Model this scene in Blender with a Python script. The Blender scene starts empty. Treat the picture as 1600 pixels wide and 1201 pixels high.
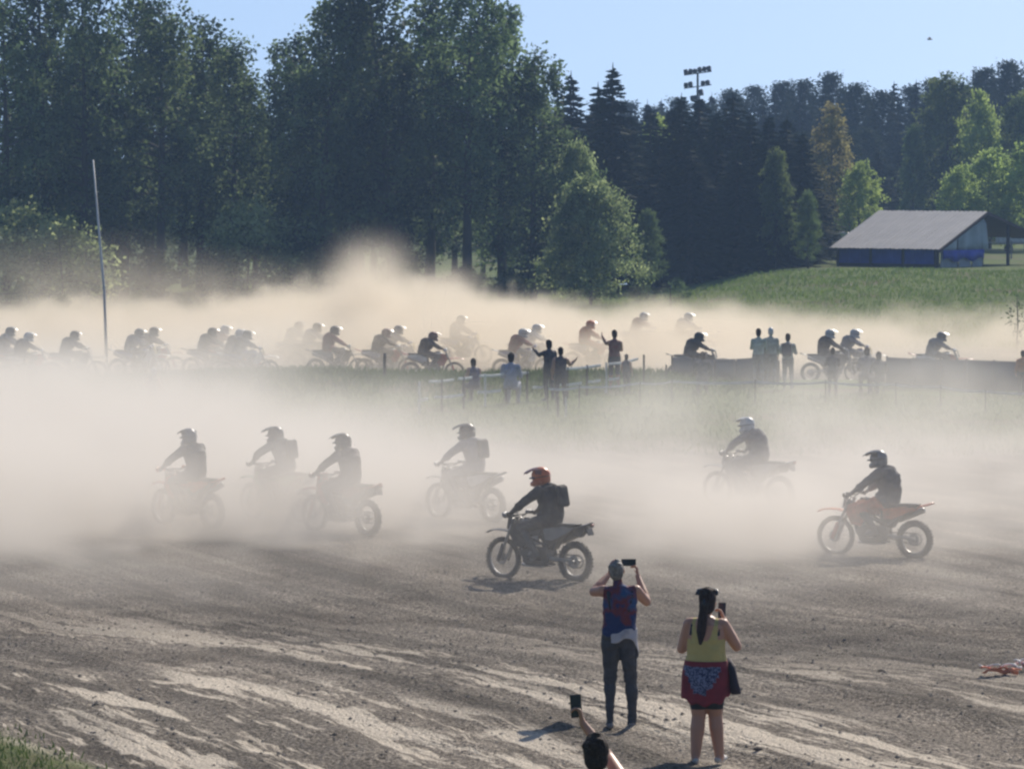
import bpy, bmesh, math, random
import numpy as np
from math import radians as R, sin, cos, pi, sqrt
from mathutils import Vector, Matrix, Euler

# ------------------------------------------------------------------ camera, sky, sun, exposure
SC = bpy.context.scene
COL = SC.collection
CAM_H, FOC = 6.8, 6500.0          # eye height in metres, focal length in pixels of the 1600 px wide photograph
PITCH = math.atan(340.5 / FOC)
cam_d = bpy.data.cameras.new('camera'); cam = bpy.data.objects.new('camera', cam_d); COL.objects.link(cam)
cam.location = (0, 0, CAM_H); cam.rotation_euler = (pi/2 - PITCH, 0, 0)
cam_d.sensor_width = 36; cam_d.lens = 36 * FOC / 1600; cam_d.clip_start = 1; cam_d.clip_end = 6000
SC.camera = cam
SUN_EL, SUN_AZ = R(36), R(26)
W = bpy.data.worlds.new('World'); SC.world = W; W.use_nodes = True
nt = W.node_tree
sky = nt.nodes.new('ShaderNodeTexSky'); sky.sky_type = 'NISHITA'; sky.sun_disc = False
sky.sun_elevation = SUN_EL; sky.sun_rotation = SUN_AZ
sky.altitude = 400; sky.air_density = 1.0; sky.dust_density = 0.9; sky.ozone_density = 2.6
bg = nt.nodes['Background']; bg.inputs['Strength'].default_value = 0.105
# the air near the horizon is clear here: read the sky a little higher than the sight line, everywhere alike
tcw = nt.nodes.new('ShaderNodeTexCoord'); mpw = nt.nodes.new('ShaderNodeMapping')
mpw.inputs['Location'].default_value = (0, 0, .20); mpw.inputs['Scale'].default_value = (1, 1, .80)
nt.links.new(tcw.outputs['Generated'], mpw.inputs['Vector']); nt.links.new(mpw.outputs[0], sky.inputs['Vector'])
nt.links.new(sky.outputs[0], bg.inputs['Color'])
sd = bpy.data.lights.new('sun', 'SUN'); sd.energy = 4.7; sd.angle = R(0.5); sd.color = (1, .915, .79)
sun = bpy.data.objects.new('sun', sd); COL.objects.link(sun)
sv = Vector((sin(SUN_AZ)*cos(SUN_EL), cos(SUN_AZ)*cos(SUN_EL), sin(SUN_EL)))
sun.rotation_euler = sv.to_track_quat('Z', 'Y').to_euler()
VS = SC.view_settings
VS.view_transform = 'Standard'; VS.look = 'None'; VS.gamma = 1; VS.use_curve_mapping = False; VS.exposure = 0.36
CY = SC.cycles
CY.max_bounces = 6; CY.diffuse_bounces = 2; CY.glossy_bounces = 2; CY.transmission_bounces = 3
CY.transparent_max_bounces = 6; CY.volume_bounces = 2; CY.volume_step_rate = 1.0; CY.volume_max_steps = 256
CY.use_denoising = True; CY.filter_width = 2.5; CY.use_adaptive_sampling = True; CY.adaptive_threshold = 0.02
rng = np.random.default_rng(7); random.seed(7)

# ------------------------------------------------------------------ small helpers
def smooth(a, b, x):
    t = np.clip((np.asarray(x, float) - a) / (b - a), 0, 1); return t*t*(3-2*t)
_lat = np.random.default_rng(3).random((32, 32, 32))
def vnoise(x, y, z):
    x, y, z = np.broadcast_arrays(np.asarray(x, float), y, z)
    ix, iy, iz = np.floor(x).astype(int), np.floor(y).astype(int), np.floor(z).astype(int)
    fx, fy, fz = x-ix, y-iy, z-iz
    fx, fy, fz = fx*fx*(3-2*fx), fy*fy*(3-2*fy), fz*fz*(3-2*fz)
    L = lambda a, b, c: _lat[(ix+a) & 31, (iy+b) & 31, (iz+c) & 31]
    x0 = (L(0,0,0)*(1-fx)+L(1,0,0)*fx)*(1-fy) + (L(0,1,0)*(1-fx)+L(1,1,0)*fx)*fy
    x1 = (L(0,0,1)*(1-fx)+L(1,0,1)*fx)*(1-fy) + (L(0,1,1)*(1-fx)+L(1,1,1)*fx)*fy
    return x0*(1-fz) + x1*fz
def fbm(x, y, z, o=4, g=.55):
    s, a, t = 0, 1, 0
    for k in range(o):
        f = 2.03**k
        s = s + a*vnoise(np.asarray(x)*f+7.3*k, np.asarray(y)*f+3.1*k, np.asarray(z)*f+1.7*k); t += a; a *= g
    return s/t
def tag(o, label=None, cat=None, group=None, kind=None):
    for k, v in (('label', label), ('category', cat), ('group', group), ('kind', kind)):
        if v: o[k] = v
    return o
def link_mesh(name, verts, faces, mats, parent=None, mi=None, smooth_=False):
    me = bpy.data.meshes.new(name); me.from_pydata(verts, [], faces)
    for m in (mats if isinstance(mats, (list, tuple)) else [mats]): me.materials.append(m)
    if mi is not None: me.polygons.foreach_set('material_index', np.asarray(mi, np.int32))
    if smooth_: me.polygons.foreach_set('use_smooth', np.ones(len(me.polygons), bool))
    me.update()
    o = bpy.data.objects.new(name, me); COL.objects.link(o)
    if parent: o.parent = parent
    return o
def quads_mesh(name, V, m, n=4):
    """V: (N, n, 3) array of separate polygons, built fast."""
    N = len(V); me = bpy.data.meshes.new(name)
    me.vertices.add(N*n); me.vertices.foreach_set('co', np.ascontiguousarray(V, np.float32).ravel())
    me.loops.add(N*n); me.loops.foreach_set('vertex_index', np.arange(N*n, dtype=np.int32))
    me.polygons.add(N); me.polygons.foreach_set('loop_start', np.arange(0, N*n, n, dtype=np.int32))
    me.polygons.foreach_set('loop_total', np.full(N, n, np.int32))
    me.materials.append(m); me.update(calc_edges=True); return me
def empty(name, loc, rz=0.0, **kw):
    o = bpy.data.objects.new(name, None); COL.objects.link(o); o.location = loc; o.rotation_euler = (0, 0, rz)
    o.empty_display_size = .2
    return tag(o, **kw)
def copy_tree(o, parent=None):
    c = o.copy(); COL.objects.link(c); c.parent = parent
    for ch in o.children: copy_tree(ch, c)
    return c
class MB:
    """collects simple solids into one mesh object"""
    def __init__(s): s.v = []; s.f = []
    def add(s, v, f):
        n = len(s.v); s.v += [tuple(p) for p in v]; s.f += [tuple(n+i for i in q) for q in f]; return s
    def box(s, c, d, rot=None):
        v = [Vector((x*d[0]/2, y*d[1]/2, z*d[2]/2)) for x in (-1, 1) for y in (-1, 1) for z in (-1, 1)]
        if rot: m = Euler(rot).to_matrix(); v = [m @ p for p in v]
        c = Vector(c)
        return s.add([p+c for p in v], [(0,1,3,2),(4,6,7,5),(0,4,5,1),(2,3,7,6),(0,2,6,4),(1,5,7,3)])
    def tube(s, pts, r, n=8, cap=True):
        pts = [Vector(p) for p in pts]; r = r if isinstance(r, (list, tuple)) else [r]*len(pts)
        v, f, up = [], [], None
        for i, p in enumerate(pts):
            t = (pts[min(i+1, len(pts)-1)] - pts[max(i-1, 0)]).normalized()
            if up is None: up = Vector((0, 0, 1)) if abs(t.z) < .9 else Vector((1, 0, 0))
            a = t.cross(up).normalized(); b = a.cross(t).normalized(); up = b
            ri = r[i] if isinstance(r[i], (tuple, list)) else (r[i], r[i])
            for k in range(n):
                q = 2*pi*k/n; v.append(p + a*cos(q)*ri[0] + b*sin(q)*ri[1])
        for i in range(len(pts)-1):
            for k in range(n): f.append((i*n+k, i*n+(k+1) % n, (i+1)*n+(k+1) % n, (i+1)*n+k))
        if cap: f += [tuple(range(n))[::-1], tuple((len(pts)-1)*n+k for k in range(n))]
        return s.add(v, f)
    def prism(s, poly, axis, a, b):
        """poly of 2-D points (x,z) pushed along y from a to b (axis 'y'), or (y,z) along x"""
        n = len(poly)
        P = (lambda u, w, t: (u, t, w)) if axis == 'y' else (lambda u, w, t: (t, u, w))
        v = [P(u, w, a) for u, w in poly] + [P(u, w, b) for u, w in poly]
        return s.add(v, [tuple(range(n)), tuple(range(2*n-1, n-1, -1))] + [(i, (i+1) % n, n+(i+1) % n, n+i) for i in range(n)])
    def ring(s, c, Rr, r, n=36, m=8, ax='y', squash=1.0):
        v, f = [], []
        for i in range(n):
            a = 2*pi*i/n
            for k in range(m):
                b = 2*pi*k/m; rr = Rr + r*cos(b); h = r*squash*sin(b)
                v.append((c[0]+rr*cos(a), c[1]+h, c[2]+rr*sin(a)))
        for i in range(n):
            for k in range(m): f.append((i*m+k, ((i+1) % n)*m+k, ((i+1) % n)*m+(k+1) % m, i*m+(k+1) % m))
        return s.add(v, f)
    def ball(s, c, r, n=10, m=7):
        r = r if isinstance(r, (tuple, list)) else (r, r, r); v, f = [], []
        for j in range(m+1):
            for i in range(n):
                a, b = 2*pi*i/n, pi*j/m
                v.append((c[0]+r[0]*sin(b)*cos(a), c[1]+r[1]*sin(b)*sin(a), c[2]+r[2]*cos(b)))
        for j in range(m):
            for i in range(n): f.append((j*n+i, (j+1)*n+i, (j+1)*n+(i+1) % n, j*n+(i+1) % n))
        return s.add(v, f)
    def build(s, name, m, parent=None, smooth_=False, bevel=0):
        o = link_mesh(name, s.v, s.f, m, parent, smooth_=smooth_)
        bm = bmesh.new(); bm.from_mesh(o.data); bmesh.ops.remove_doubles(bm, verts=bm.verts, dist=1e-6)
        bmesh.ops.recalc_face_normals(bm, faces=bm.faces); bm.to_mesh(o.data); bm.free()
        if bevel:
            b = o.modifiers.new('bevel', 'BEVEL'); b.width = bevel; b.segments = 2; b.limit_method = 'ANGLE'
        return o

# ------------------------------------------------------------------ materials
def mat(name, c, rough=.7, metal=0, var=.25, scale=6, bump=.0, c2=None, spec=.5, trans=0, dust=0.0, bscale=None, objrand=0.0, sharp=0.0):
    m = bpy.data.materials.new(name); m.use_nodes = True; N, Lk = m.node_tree.nodes, m.node_tree.links
    b = N['Principled BSDF']; b.inputs['Roughness'].default_value = rough; b.inputs['Metallic'].default_value = metal
    b.inputs['Specular IOR Level'].default_value = spec
    tc = N.new('ShaderNodeTexCoord'); nz = N.new('ShaderNodeTexNoise'); nz.inputs['Scale'].default_value = scale
    nz.inputs['Detail'].default_value = 5; Lk.new(tc.outputs['Object'], nz.inputs['Vector'])
    cr = N.new('ShaderNodeValToRGB'); Lk.new(nz.outputs['Fac'], cr.inputs['Fac'])
    e = cr.color_ramp.elements; e[0].position = .3+sharp; e[1].position = .7-sharp
    c2_ = c2 or [x*(1+var) for x in c]
    e[0].color = (*[x*(1-var) if not c2 else x for x in c], 1); e[1].color = (*c2_, 1)
    out = cr.outputs['Color']
    if dust:
        n2 = N.new('ShaderNodeTexNoise'); n2.inputs['Scale'].default_value = scale*.6; n2.inputs['Detail'].default_value = 4
        Lk.new(tc.outputs['Object'], n2.inputs['Vector'])
        mr = N.new('ShaderNodeMapRange'); mr.inputs['From Min'].default_value = .35; mr.inputs['From Max'].default_value = .7
        mr.inputs['To Max'].default_value = dust; Lk.new(n2.outputs['Fac'], mr.inputs['Value'])
        mx = N.new('ShaderNodeMixRGB'); mx.inputs['Color2'].default_value = (.30, .25, .19, 1)
        Lk.new(mr.outputs[0], mx.inputs['Fac']); Lk.new(out, mx.inputs['Color1']); out = mx.outputs[0]
    if objrand:
        oi = N.new('ShaderNodeObjectInfo'); mr = N.new('ShaderNodeMapRange'); mr.inputs['To Min'].default_value = 1-objrand
        mr.inputs['To Max'].default_value = 1+objrand; Lk.new(oi.outputs['Random'], mr.inputs['Value'])
        hs = N.new('ShaderNodeHueSaturation'); Lk.new(mr.outputs[0], hs.inputs['Value']); Lk.new(out, hs.inputs['Color'])
        mr2 = N.new('ShaderNodeMapRange'); mr2.inputs['To Min'].default_value = .485; mr2.inputs['To Max'].default_value = .515
        wn = N.new('ShaderNodeMath'); wn.operation = 'FRACT'; ml = N.new('ShaderNodeMath'); ml.operation = 'MULTIPLY'; ml.inputs[1].default_value = 7.7
        Lk.new(oi.outputs['Random'], ml.inputs[0]); Lk.new(ml.outputs[0], wn.inputs[0]); Lk.new(wn.outputs[0], mr2.inputs['Value'])
        Lk.new(mr2.outputs[0], hs.inputs['Hue']); out = hs.outputs['Color']
    Lk.new(out, b.inputs['Base Color'])
    if bump:
        n3 = N.new('ShaderNodeTexNoise'); n3.inputs['Scale'].default_value = bscale or scale*6; n3.inputs['Detail'].default_value = 4
        Lk.new(tc.outputs['Object'], n3.inputs['Vector'])
        bp = N.new('ShaderNodeBump'); bp.inputs['Strength'].default_value = bump; bp.inputs['Distance'].default_value = .02
        Lk.new(n3.outputs['Fac'], bp.inputs['Height']); Lk.new(bp.outputs[0], b.inputs['Normal'])
    if trans:
        tr = N.new('ShaderNodeBsdfTranslucent'); Lk.new(out, tr.inputs['Color']); ms = N.new('ShaderNodeMixShader')
        ms.inputs[0].default_value = trans; Lk.new(b.outputs[0], ms.inputs[1]); Lk.new(tr.outputs[0], ms.inputs[2])
        Lk.new(ms.outputs[0], N['Material Output'].inputs['Surface'])
    return m

# ------------------------------------------------------------------ terrain
TD = Vector((-.375, .927)).normalized()      # the way the ruts run
def gz(x, y):
    x = np.asarray(x, float); y = np.asarray(y, float)
    h = 1.0*(1-smooth(43, 66, y)) + .22*(1-smooth(60, 80, y))*smooth(50, 60, y)*0
    h = np.where(y < 27, 1.0 + (27-np.maximum(y, -40))*.155, h)
    u = x*TD.y - y*TD.x                      # distance across the ruts
    near = (1-smooth(64, 74, y))*smooth(30, 36, y)
    rut = (fbm(u*1.1, (x*TD.x+y*TD.y)*.10, 2.2, 4, .55)-.5)
    h = h + near*(rut*.36 + (fbm(x*1.6, y*1.6, 9.1, 3)-.5)*.08)
    h = h + (fbm(x*.15, y*.15, 4.4, 3)-.5)*.25*smooth(70, 90, y)*(1-smooth(170, 200, y))
    h = h - .46*smooth(132, 139, y)*(1-smooth(168, 190, y))
    # grass berm along the inside of the far track
    h = h + .30*np.exp(-((y-129.5-.03*x)/3.2)**2)*smooth(-15, -7.5, x)*(1-smooth(3.6, 6.6, x))*(.7+.6*fbm(x*.35, y*.3, 1.1, 3))
    # bank under the shed, running out to the left
    top = 1.35*smooth(6.0, 15.5, x)
    h = h + top*smooth(172, 214, y) + (fbm(x*.25, y*.12, 5.5, 4)-.5)*.5*smooth(172, 190, y)*(1-smooth(214, 222, y))*smooth(4, 9, x)
    h = h + 7*smooth(330, 620, y)
    return h
DIRF = Vector((0, cos(PITCH), -sin(PITCH))); UPV = Vector((0, sin(PITCH), cos(PITCH)))
def ray(px, py): return DIRF*FOC + UPV*(600.5-py) + Vector((px-800, 0, 0))
def spot(px, py):
    """ground point met by the sight line"""
    d = ray(px, py); d = d/d.y; y = np.arange(22, 420, .1)
    g = (CAM_H + d.z*y) - gz(d.x*y, y); i = int(np.argmax(g < 0)) or 1100
    yy = y[i]; return Vector((d.x*yy, yy, float(gz(d.x*yy, yy))))
def at(px, y):
    d = ray(px, 600); x = d.x/d.y*y; return Vector((x, y, float(gz(x, y))))
def grid(name, x0, x1, nx, y0, y1, ny, m, dz=0, hf=gz):
    X, Y = np.meshgrid(np.linspace(x0, x1, nx), np.linspace(y0, y1, ny)); Z = hf(X, Y)+dz
    V = np.stack([X, Y, Z], -1).reshape(-1, 3)
    i = (np.arange(ny-1)[:, None]*nx + np.arange(nx-1)[None, :]).ravel()
    F = np.stack([i, i+1, i+nx+1, i+nx], 1)
    me = bpy.data.meshes.new(name); me.vertices.add(len(V)); me.vertices.foreach_set('co', V.astype(np.float32).ravel())
    me.loops.add(F.size); me.loops.foreach_set('vertex_index', F.astype(np.int32).ravel())
    me.polygons.add(len(F)); me.polygons.foreach_set('loop_start', np.arange(0, F.size, 4, dtype=np.int32)); me.polygons.foreach_set('loop_total', np.full(len(F), 4, np.int32))
    me.polygons.foreach_set('use_smooth', np.ones(len(F), bool)); me.materials.append(m); me.update(calc_edges=True)
    o = bpy.data.objects.new(name, me); COL.objects.link(o); o['kind'] = 'structure'; return o

def ground_material():
    m = bpy.data.materials.new('ground_surface'); m.use_nodes = True; N, Lk = m.node_tree.nodes, m.node_tree.links
    b = N['Principled BSDF']; b.inputs['Roughness'].default_value = .95; b.inputs['Specular IOR Level'].default_value = .1
    geo = N.new('ShaderNodeNewGeometry'); P = geo.outputs['Position']
    def noise(scale, det=4, vec=P, rough=.55):
        n = N.new('ShaderNodeTexNoise'); n.inputs['Scale'].default_value = scale; n.inputs['Detail'].default_value = det
        n.inputs['Roughness'].default_value = rough; Lk.new(vec, n.inputs['Vector']); return n.outputs['Fac']
    def math_(op, a, bb=None):
        n = N.new('ShaderNodeMath'); n.operation = op
        for i, v in enumerate((a, bb)):
            if v is None: continue
            if isinstance(v, (int, float)): n.inputs[i].default_value = v
            else: Lk.new(v, n.inputs[i])
        return n.outputs[0]
    def mr(v, a, bb, c=0, d=1, sm=True):
        n = N.new('ShaderNodeMapRange'); n.interpolation_type = 'SMOOTHSTEP' if sm else 'LINEAR'
        for k, q in zip(('From Min', 'From Max', 'To Min', 'To Max'), (a, bb, c, d)): n.inputs[k].default_value = q
        Lk.new(v, n.inputs['Value']); return n.outputs[0]
    def mix(f, a, bb):
        n = N.new('ShaderNodeMixRGB')
        for i, v in zip(('Fac', 'Color1', 'Color2'), (f, a, bb)):
            if isinstance(v, tuple): n.inputs[i].default_value = (*v, 1)
            elif isinstance(v, (int, float)): n.inputs[i].default_value = v
            else: Lk.new(v, n.inputs[i])
        return n.outputs[0]
    # coordinates along and across the ruts
    mp = N.new('ShaderNodeMapping'); mp.vector_type = 'TEXTURE'; mp.inputs['Rotation'].default_value = (0, 0, math.atan2(TD.y, TD.x)); Lk.new(P, mp.inputs['Vector'])
    st = N.new('ShaderNodeMapping'); st.inputs['Scale'].default_value = (.125, 1.15, 1); st.inputs['Location'].default_value = (3.4, 1.7, 0); Lk.new(mp.outputs[0], st.inputs['Vector'])
    st2 = N.new('ShaderNodeMapping'); st2.inputs['Scale'].default_value = (.035, 1.7, 1); Lk.new(mp.outputs[0], st2.inputs['Vector'])
    sep = N.new('ShaderNodeSeparateXYZ'); Lk.new(P, sep.inputs[0]); X, Y = sep.outputs['X'], sep.outputs['Y']
    soil = mix(mr(noise(.5, 5), .35, .65), (.200, .168, .134), (.370, .320, .262))
    soil = mix(mr(noise(22, 3), .38, .62), soil, (.092, .076, .061))
    grit = mr(noise(38, 2), .60, .70); soil = mix(math_('MULTIPLY', grit, .85), soil, (.58, .51, .42)); soil = mix(math_('MULTIPLY', mr(noise(13, 3), .54, .64), .75), soil, (.062, .051, .042))
    band = mr(noise(.6, 5, st2.outputs[0], .6), .36, .64, .62, 1.25); soil = mix(1.0, soil, soil) if False else soil
    hsv = N.new('ShaderNodeHueSaturation'); Lk.new(soil, hsv.inputs['Color']); Lk.new(band, hsv.inputs['Value']); soil = hsv.outputs['Color']
    # pale dry sand lying in streaks along the ruts, most of it near the viewer
    s1 = mr(noise(1.15, 6, st.outputs[0], .66), .528, .575); s2 = mr(noise(.9, 4, st2.outputs[0], .55), .56, .59)
    s3 = math_('MULTIPLY', mr(noise(3.4, 5, st.outputs[0], .7), .52, .60), mr(noise(.55, 3, st.outputs[0]), .40, .52))
    sand = math_('MAXIMUM', math_('MAXIMUM', s1, s2), s3)
    patch = mr(noise(.45, 3, st.outputs[0]), .34, .52)
    sand = math_('MULTIPLY', sand, patch)
    yy = math_('ADD', Y, math_("MULTIPLY", X, .95))      # nearer and to the left there is more of it
    sand = math_('MULTIPLY', sand, mr(yy, 44, 60, 1.0, 0.0))
    sandc = mix(noise(9, 4), (.54, .46, .365), (.76, .67, .55))
    soil = mix(math_('MULTIPLY', sand, .95), soil, sandc)
    g = mix(mr(noise(.6, 5), .35, .65), (.075, .125, .028), (.135, .190, .048))
    g = mix(mr(noise(7, 4), .4, .65), g, (.15, .165, .065))
    g = mix(mr(noise(.25, 3), .52, .68), g, (.15, .13, .075))
    wob = math_('MULTIPLY', math_('SUBTRACT', noise(.18, 4), .5), 14)
    yw = math_('ADD', Y, wob)
    infield = math_('MULTIPLY', mr(yw, 99, 106), mr(Y, 133.0, 134.5, 1, 0))
    beyond = mr(math_('ADD', Y, math_('MULTIPLY', wob, .5)), 160, 172)
    # turf at the near left corner
    c1 = math_('ADD', math_('MULTIPLY', X, -1.0), math_('MULTIPLY', Y, -.42)); corner = mr(math_('ADD', c1, math_('MULTIPLY', wob, .10)), -12.7, -12.2)
    near = mr(math_('ADD', Y, math_('MULTIPLY', noise(1.2, 3), 3)), 30, 33, 1, 0)
    gm = math_('MAXIMUM', math_('MAXIMUM', infield, beyond), math_('MAXIMUM', corner, near))
    col = mix(gm, soil, g); Lk.new(col, b.inputs['Base Color'])
    bp = N.new('ShaderNodeBump'); bp.inputs['Strength'].default_value = 1.0; bp.inputs['Distance'].default_value = .10
    hh = math_('ADD', math_('MULTIPLY', noise(5, 5), .6), math_('ADD', noise(24, 3), math_('MULTIPLY', s1, .12)))
    Lk.new(hh, bp.inputs['Height']); Lk.new(bp.outputs[0], b.inputs['Normal'])
    return m
GM = ground_material()
def hf_wide(X, Y):
    return gz(X, Y) - 0.35*smooth(30, 36, Y)*(1-smooth(236, 240, Y))*(np.abs(X) < 34)
# one broad sheet to the horizon and a finer one where the detail is
gm_ = grid('ground', -34, 34, 340, 31, 240, 700, GM)
def ring_sheet():
    xs = np.unique(np.concatenate([np.linspace(-2500, -34, 14), np.linspace(-34, 34, 35), np.linspace(34, 2500, 14)]))
    ys = np.unique(np.concatenate([np.linspace(-1200, -40, 6), np.linspace(-40, 31, 40), np.linspace(31, 240, 60), np.linspace(240, 640, 60), np.linspace(640, 5200, 12)]))
    X, Y = np.meshgrid(xs, ys); Z = gz(X, Y)
    nx = len(xs); V = np.stack([X, Y, Z], -1).reshape(-1, 3); F = []
    for j in range(len(ys)-1):
        for i in range(nx-1):
            if xs[i] >= -34.01 and xs[i+1] <= 34.01 and ys[j] >= 30.9 and ys[j+1] <= 240.1: continue
            F.append((j*nx+i, j*nx+i+1, (j+1)*nx+i+1, (j+1)*nx+i))
    o = link_mesh('terrain', V.tolist(), F, GM, smooth_=True); o['kind'] = 'structure'
ring_sheet()

# ------------------------------------------------------------------ dust: density worked out on a grid and handed to a fog volume
def fog(name, lo, hi, vox, dens, color, aniso, label, step=2.0, scale=1.0):
    n = [max(2, int(round((h-l)/vox))) for l, h in zip(lo, hi)]
    ax = [np.linspace(l, h, k) for l, h, k in zip(lo, hi, n)]
    D = dens(*np.meshgrid(*ax, indexing='ij')); D[D < .0015] = 0
    for s_ in (0, -1):
        D[s_, :, :] = 0; D[:, s_, :] = 0; D[:, :, s_] = 0
    me = bpy.data.meshes.new(name); me.vertices.add(D.size)
    # the samples sit at the voxel places, so the mesh has the bounds of the cloud
    G = np.stack(np.meshgrid(*ax, indexing='ij'), -1).reshape(-1, 3); me.vertices.foreach_set('co', G.astype(np.float32).ravel())
    a = me.attributes.new('dust', 'FLOAT', 'POINT'); a.data.foreach_set('value', D.astype(np.float32).ravel())
    m = bpy.data.materials.new(name+'_air'); m.use_nodes = True; N = m.node_tree.nodes; N.remove(N['Principled BSDF'])
    pv = N.new('ShaderNodeVolumePrincipled'); pv.inputs['Color'].default_value = (*color, 1)
    pv.inputs['Density'].default_value = scale; pv.inputs['Anisotropy'].default_value = aniso; pv.inputs['Density Attribute'].default_value = 'density'
    m.node_tree.links.new(pv.outputs[0], N['Material Output'].inputs['Volume'])
    m.cycles.volume_step_rate = step; m.cycles.volume_interpolation = 'LINEAR'
    o = bpy.data.objects.new(name, me); COL.objects.link(o); me.materials.append(m)
    g = bpy.data.node_groups.new(name+'_nodes', 'GeometryNodeTree')
    g.interface.new_socket('Geometry', in_out='INPUT', socket_type='NodeSocketGeometry'); g.interface.new_socket('Geometry', in_out='OUTPUT', socket_type='NodeSocketGeometry')
    N, Lk = g.nodes, g.links; gi = N.new('NodeGroupInput'); go = N.new('NodeGroupOutput')
    vc = N.new('GeometryNodeVolumeCube'); vc.inputs['Min'].default_value = lo; vc.inputs['Max'].default_value = hi
    for k, q in zip(('Resolution X', 'Resolution Y', 'Resolution Z'), n): vc.inputs[k].default_value = q
    na = N.new('GeometryNodeInputNamedAttribute'); na.data_type = 'FLOAT'; na.inputs['Name'].default_value = 'dust'
    si = N.new('GeometryNodeSampleIndex'); si.data_type = 'FLOAT'; si.domain = 'POINT'; si.clamp = True
    Lk.new(gi.outputs[0], si.inputs['Geometry']); Lk.new(na.outputs['Attribute'], si.inputs['Value'])
    ps = N.new('GeometryNodeInputPosition'); sp = N.new('ShaderNodeSeparateXYZ'); Lk.new(ps.outputs[0], sp.inputs[0])
    def M(op, a_, b_=None):
        q = N.new('ShaderNodeMath'); q.operation = op
        for i, v in enumerate((a_, b_)):
            if v is None: continue
            if isinstance(v, (int, float)): q.inputs[i].default_value = v
            else: Lk.new(v, q.inputs[i])
        return q.outputs[0]
    idx = []
    for i in range(3):
        t = M('MULTIPLY', M('SUBTRACT', sp.outputs[i], float(lo[i])), (n[i]-1)/(hi[i]-lo[i])); idx.append(M('ROUND', t))
    k = M('ADD', M('MULTIPLY', idx[0], n[1]*n[2]), M('ADD', M('MULTIPLY', idx[1], n[2]), idx[2]))
    Lk.new(k, si.inputs['Index']); Lk.new(si.outputs[0], vc.inputs['Density'])
    sm = N.new('GeometryNodeSetMaterial'); sm.inputs['Material'].default_value = m
    Lk.new(vc.outputs[0], sm.inputs[0]); Lk.new(sm.outputs[0], go.inputs[0])
    md = o.modifiers.new('dust_cloud', 'NODES'); md.node_group = g
    return tag(o, label=label, cat='dust cloud', kind='stuff')
def interp(x, xs, ys): return np.interp(x, xs, ys)
def blob(X, Y, Z, c, r, a): 
    return a*np.exp(-(((X-c[0])/r[0])**2 + ((Y-c[1])/r[1])**2 + ((Z-c[2])/r[2])**2))
def dens_far(X, Y, Z):
    w1 = fbm(X*.30, Y*.22, Z*.40+3, 4) - .5; w2 = fbm(X*.8+9, Y*.6, Z*.9, 4)-.5
    top = interp(X+2.5*w1, [-30, -19, -12.5, -8.3, -6.2, -4.8, -3.8, -2.3, -1, 1.5, 4, 7, 9.5, 12, 17, 30],
                 [1.1, 1.2, 1.15, 1.65, 1.85, 2.1, 1.85, 1.8, 1.45, 1.2, 1.05, 1.1, .85, .7, .7, .7])
    w3 = fbm(X*1.7+2, Y*1.3, Z*1.9, 3)-.5
    top = top + 1.7*w1 + 2.1*w2 + 1.5*w3
    body = smooth(0, 1, (top - Z)/(.25+.16*top))
    n = np.clip(.30 + 3.4*(fbm(X*.5, Y*.35, Z*.6, 5)-.34), .04, 2)
    ym = (.16*smooth(134, 137, Y) + .84*smooth(139, 149, Y+5*w1))*(1-smooth(176, 184, Y))
    xm = interp(X, [-30, -20, -10, 8, 14, 25], [.8, .9, 1.2, 1.1, .6, .45])
    wisp = (blob(X+1.5*w2, Y, Z+1.2*w3, (-5.3, 158, 2.6), (1.1, 8, 1.0), .13) + blob(X+1.5*w2, Y, Z+1.2*w3, (-2.4, 156, 2.2), (1.0, 7, .6), .09)
            + blob(X+1.5*w2, Y, Z+1.2*w3, (-12, 160, 2.0), (5, 9, .9), .02) + blob(X+1.5*w2, Y, Z+1.2*w3, (-18, 165, 2.2), (5, 12, 1.5), .012))*np.clip(1+4*w2+3*w3, 0, 3)
    return .19*body*n*ym*xm + wisp
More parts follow.
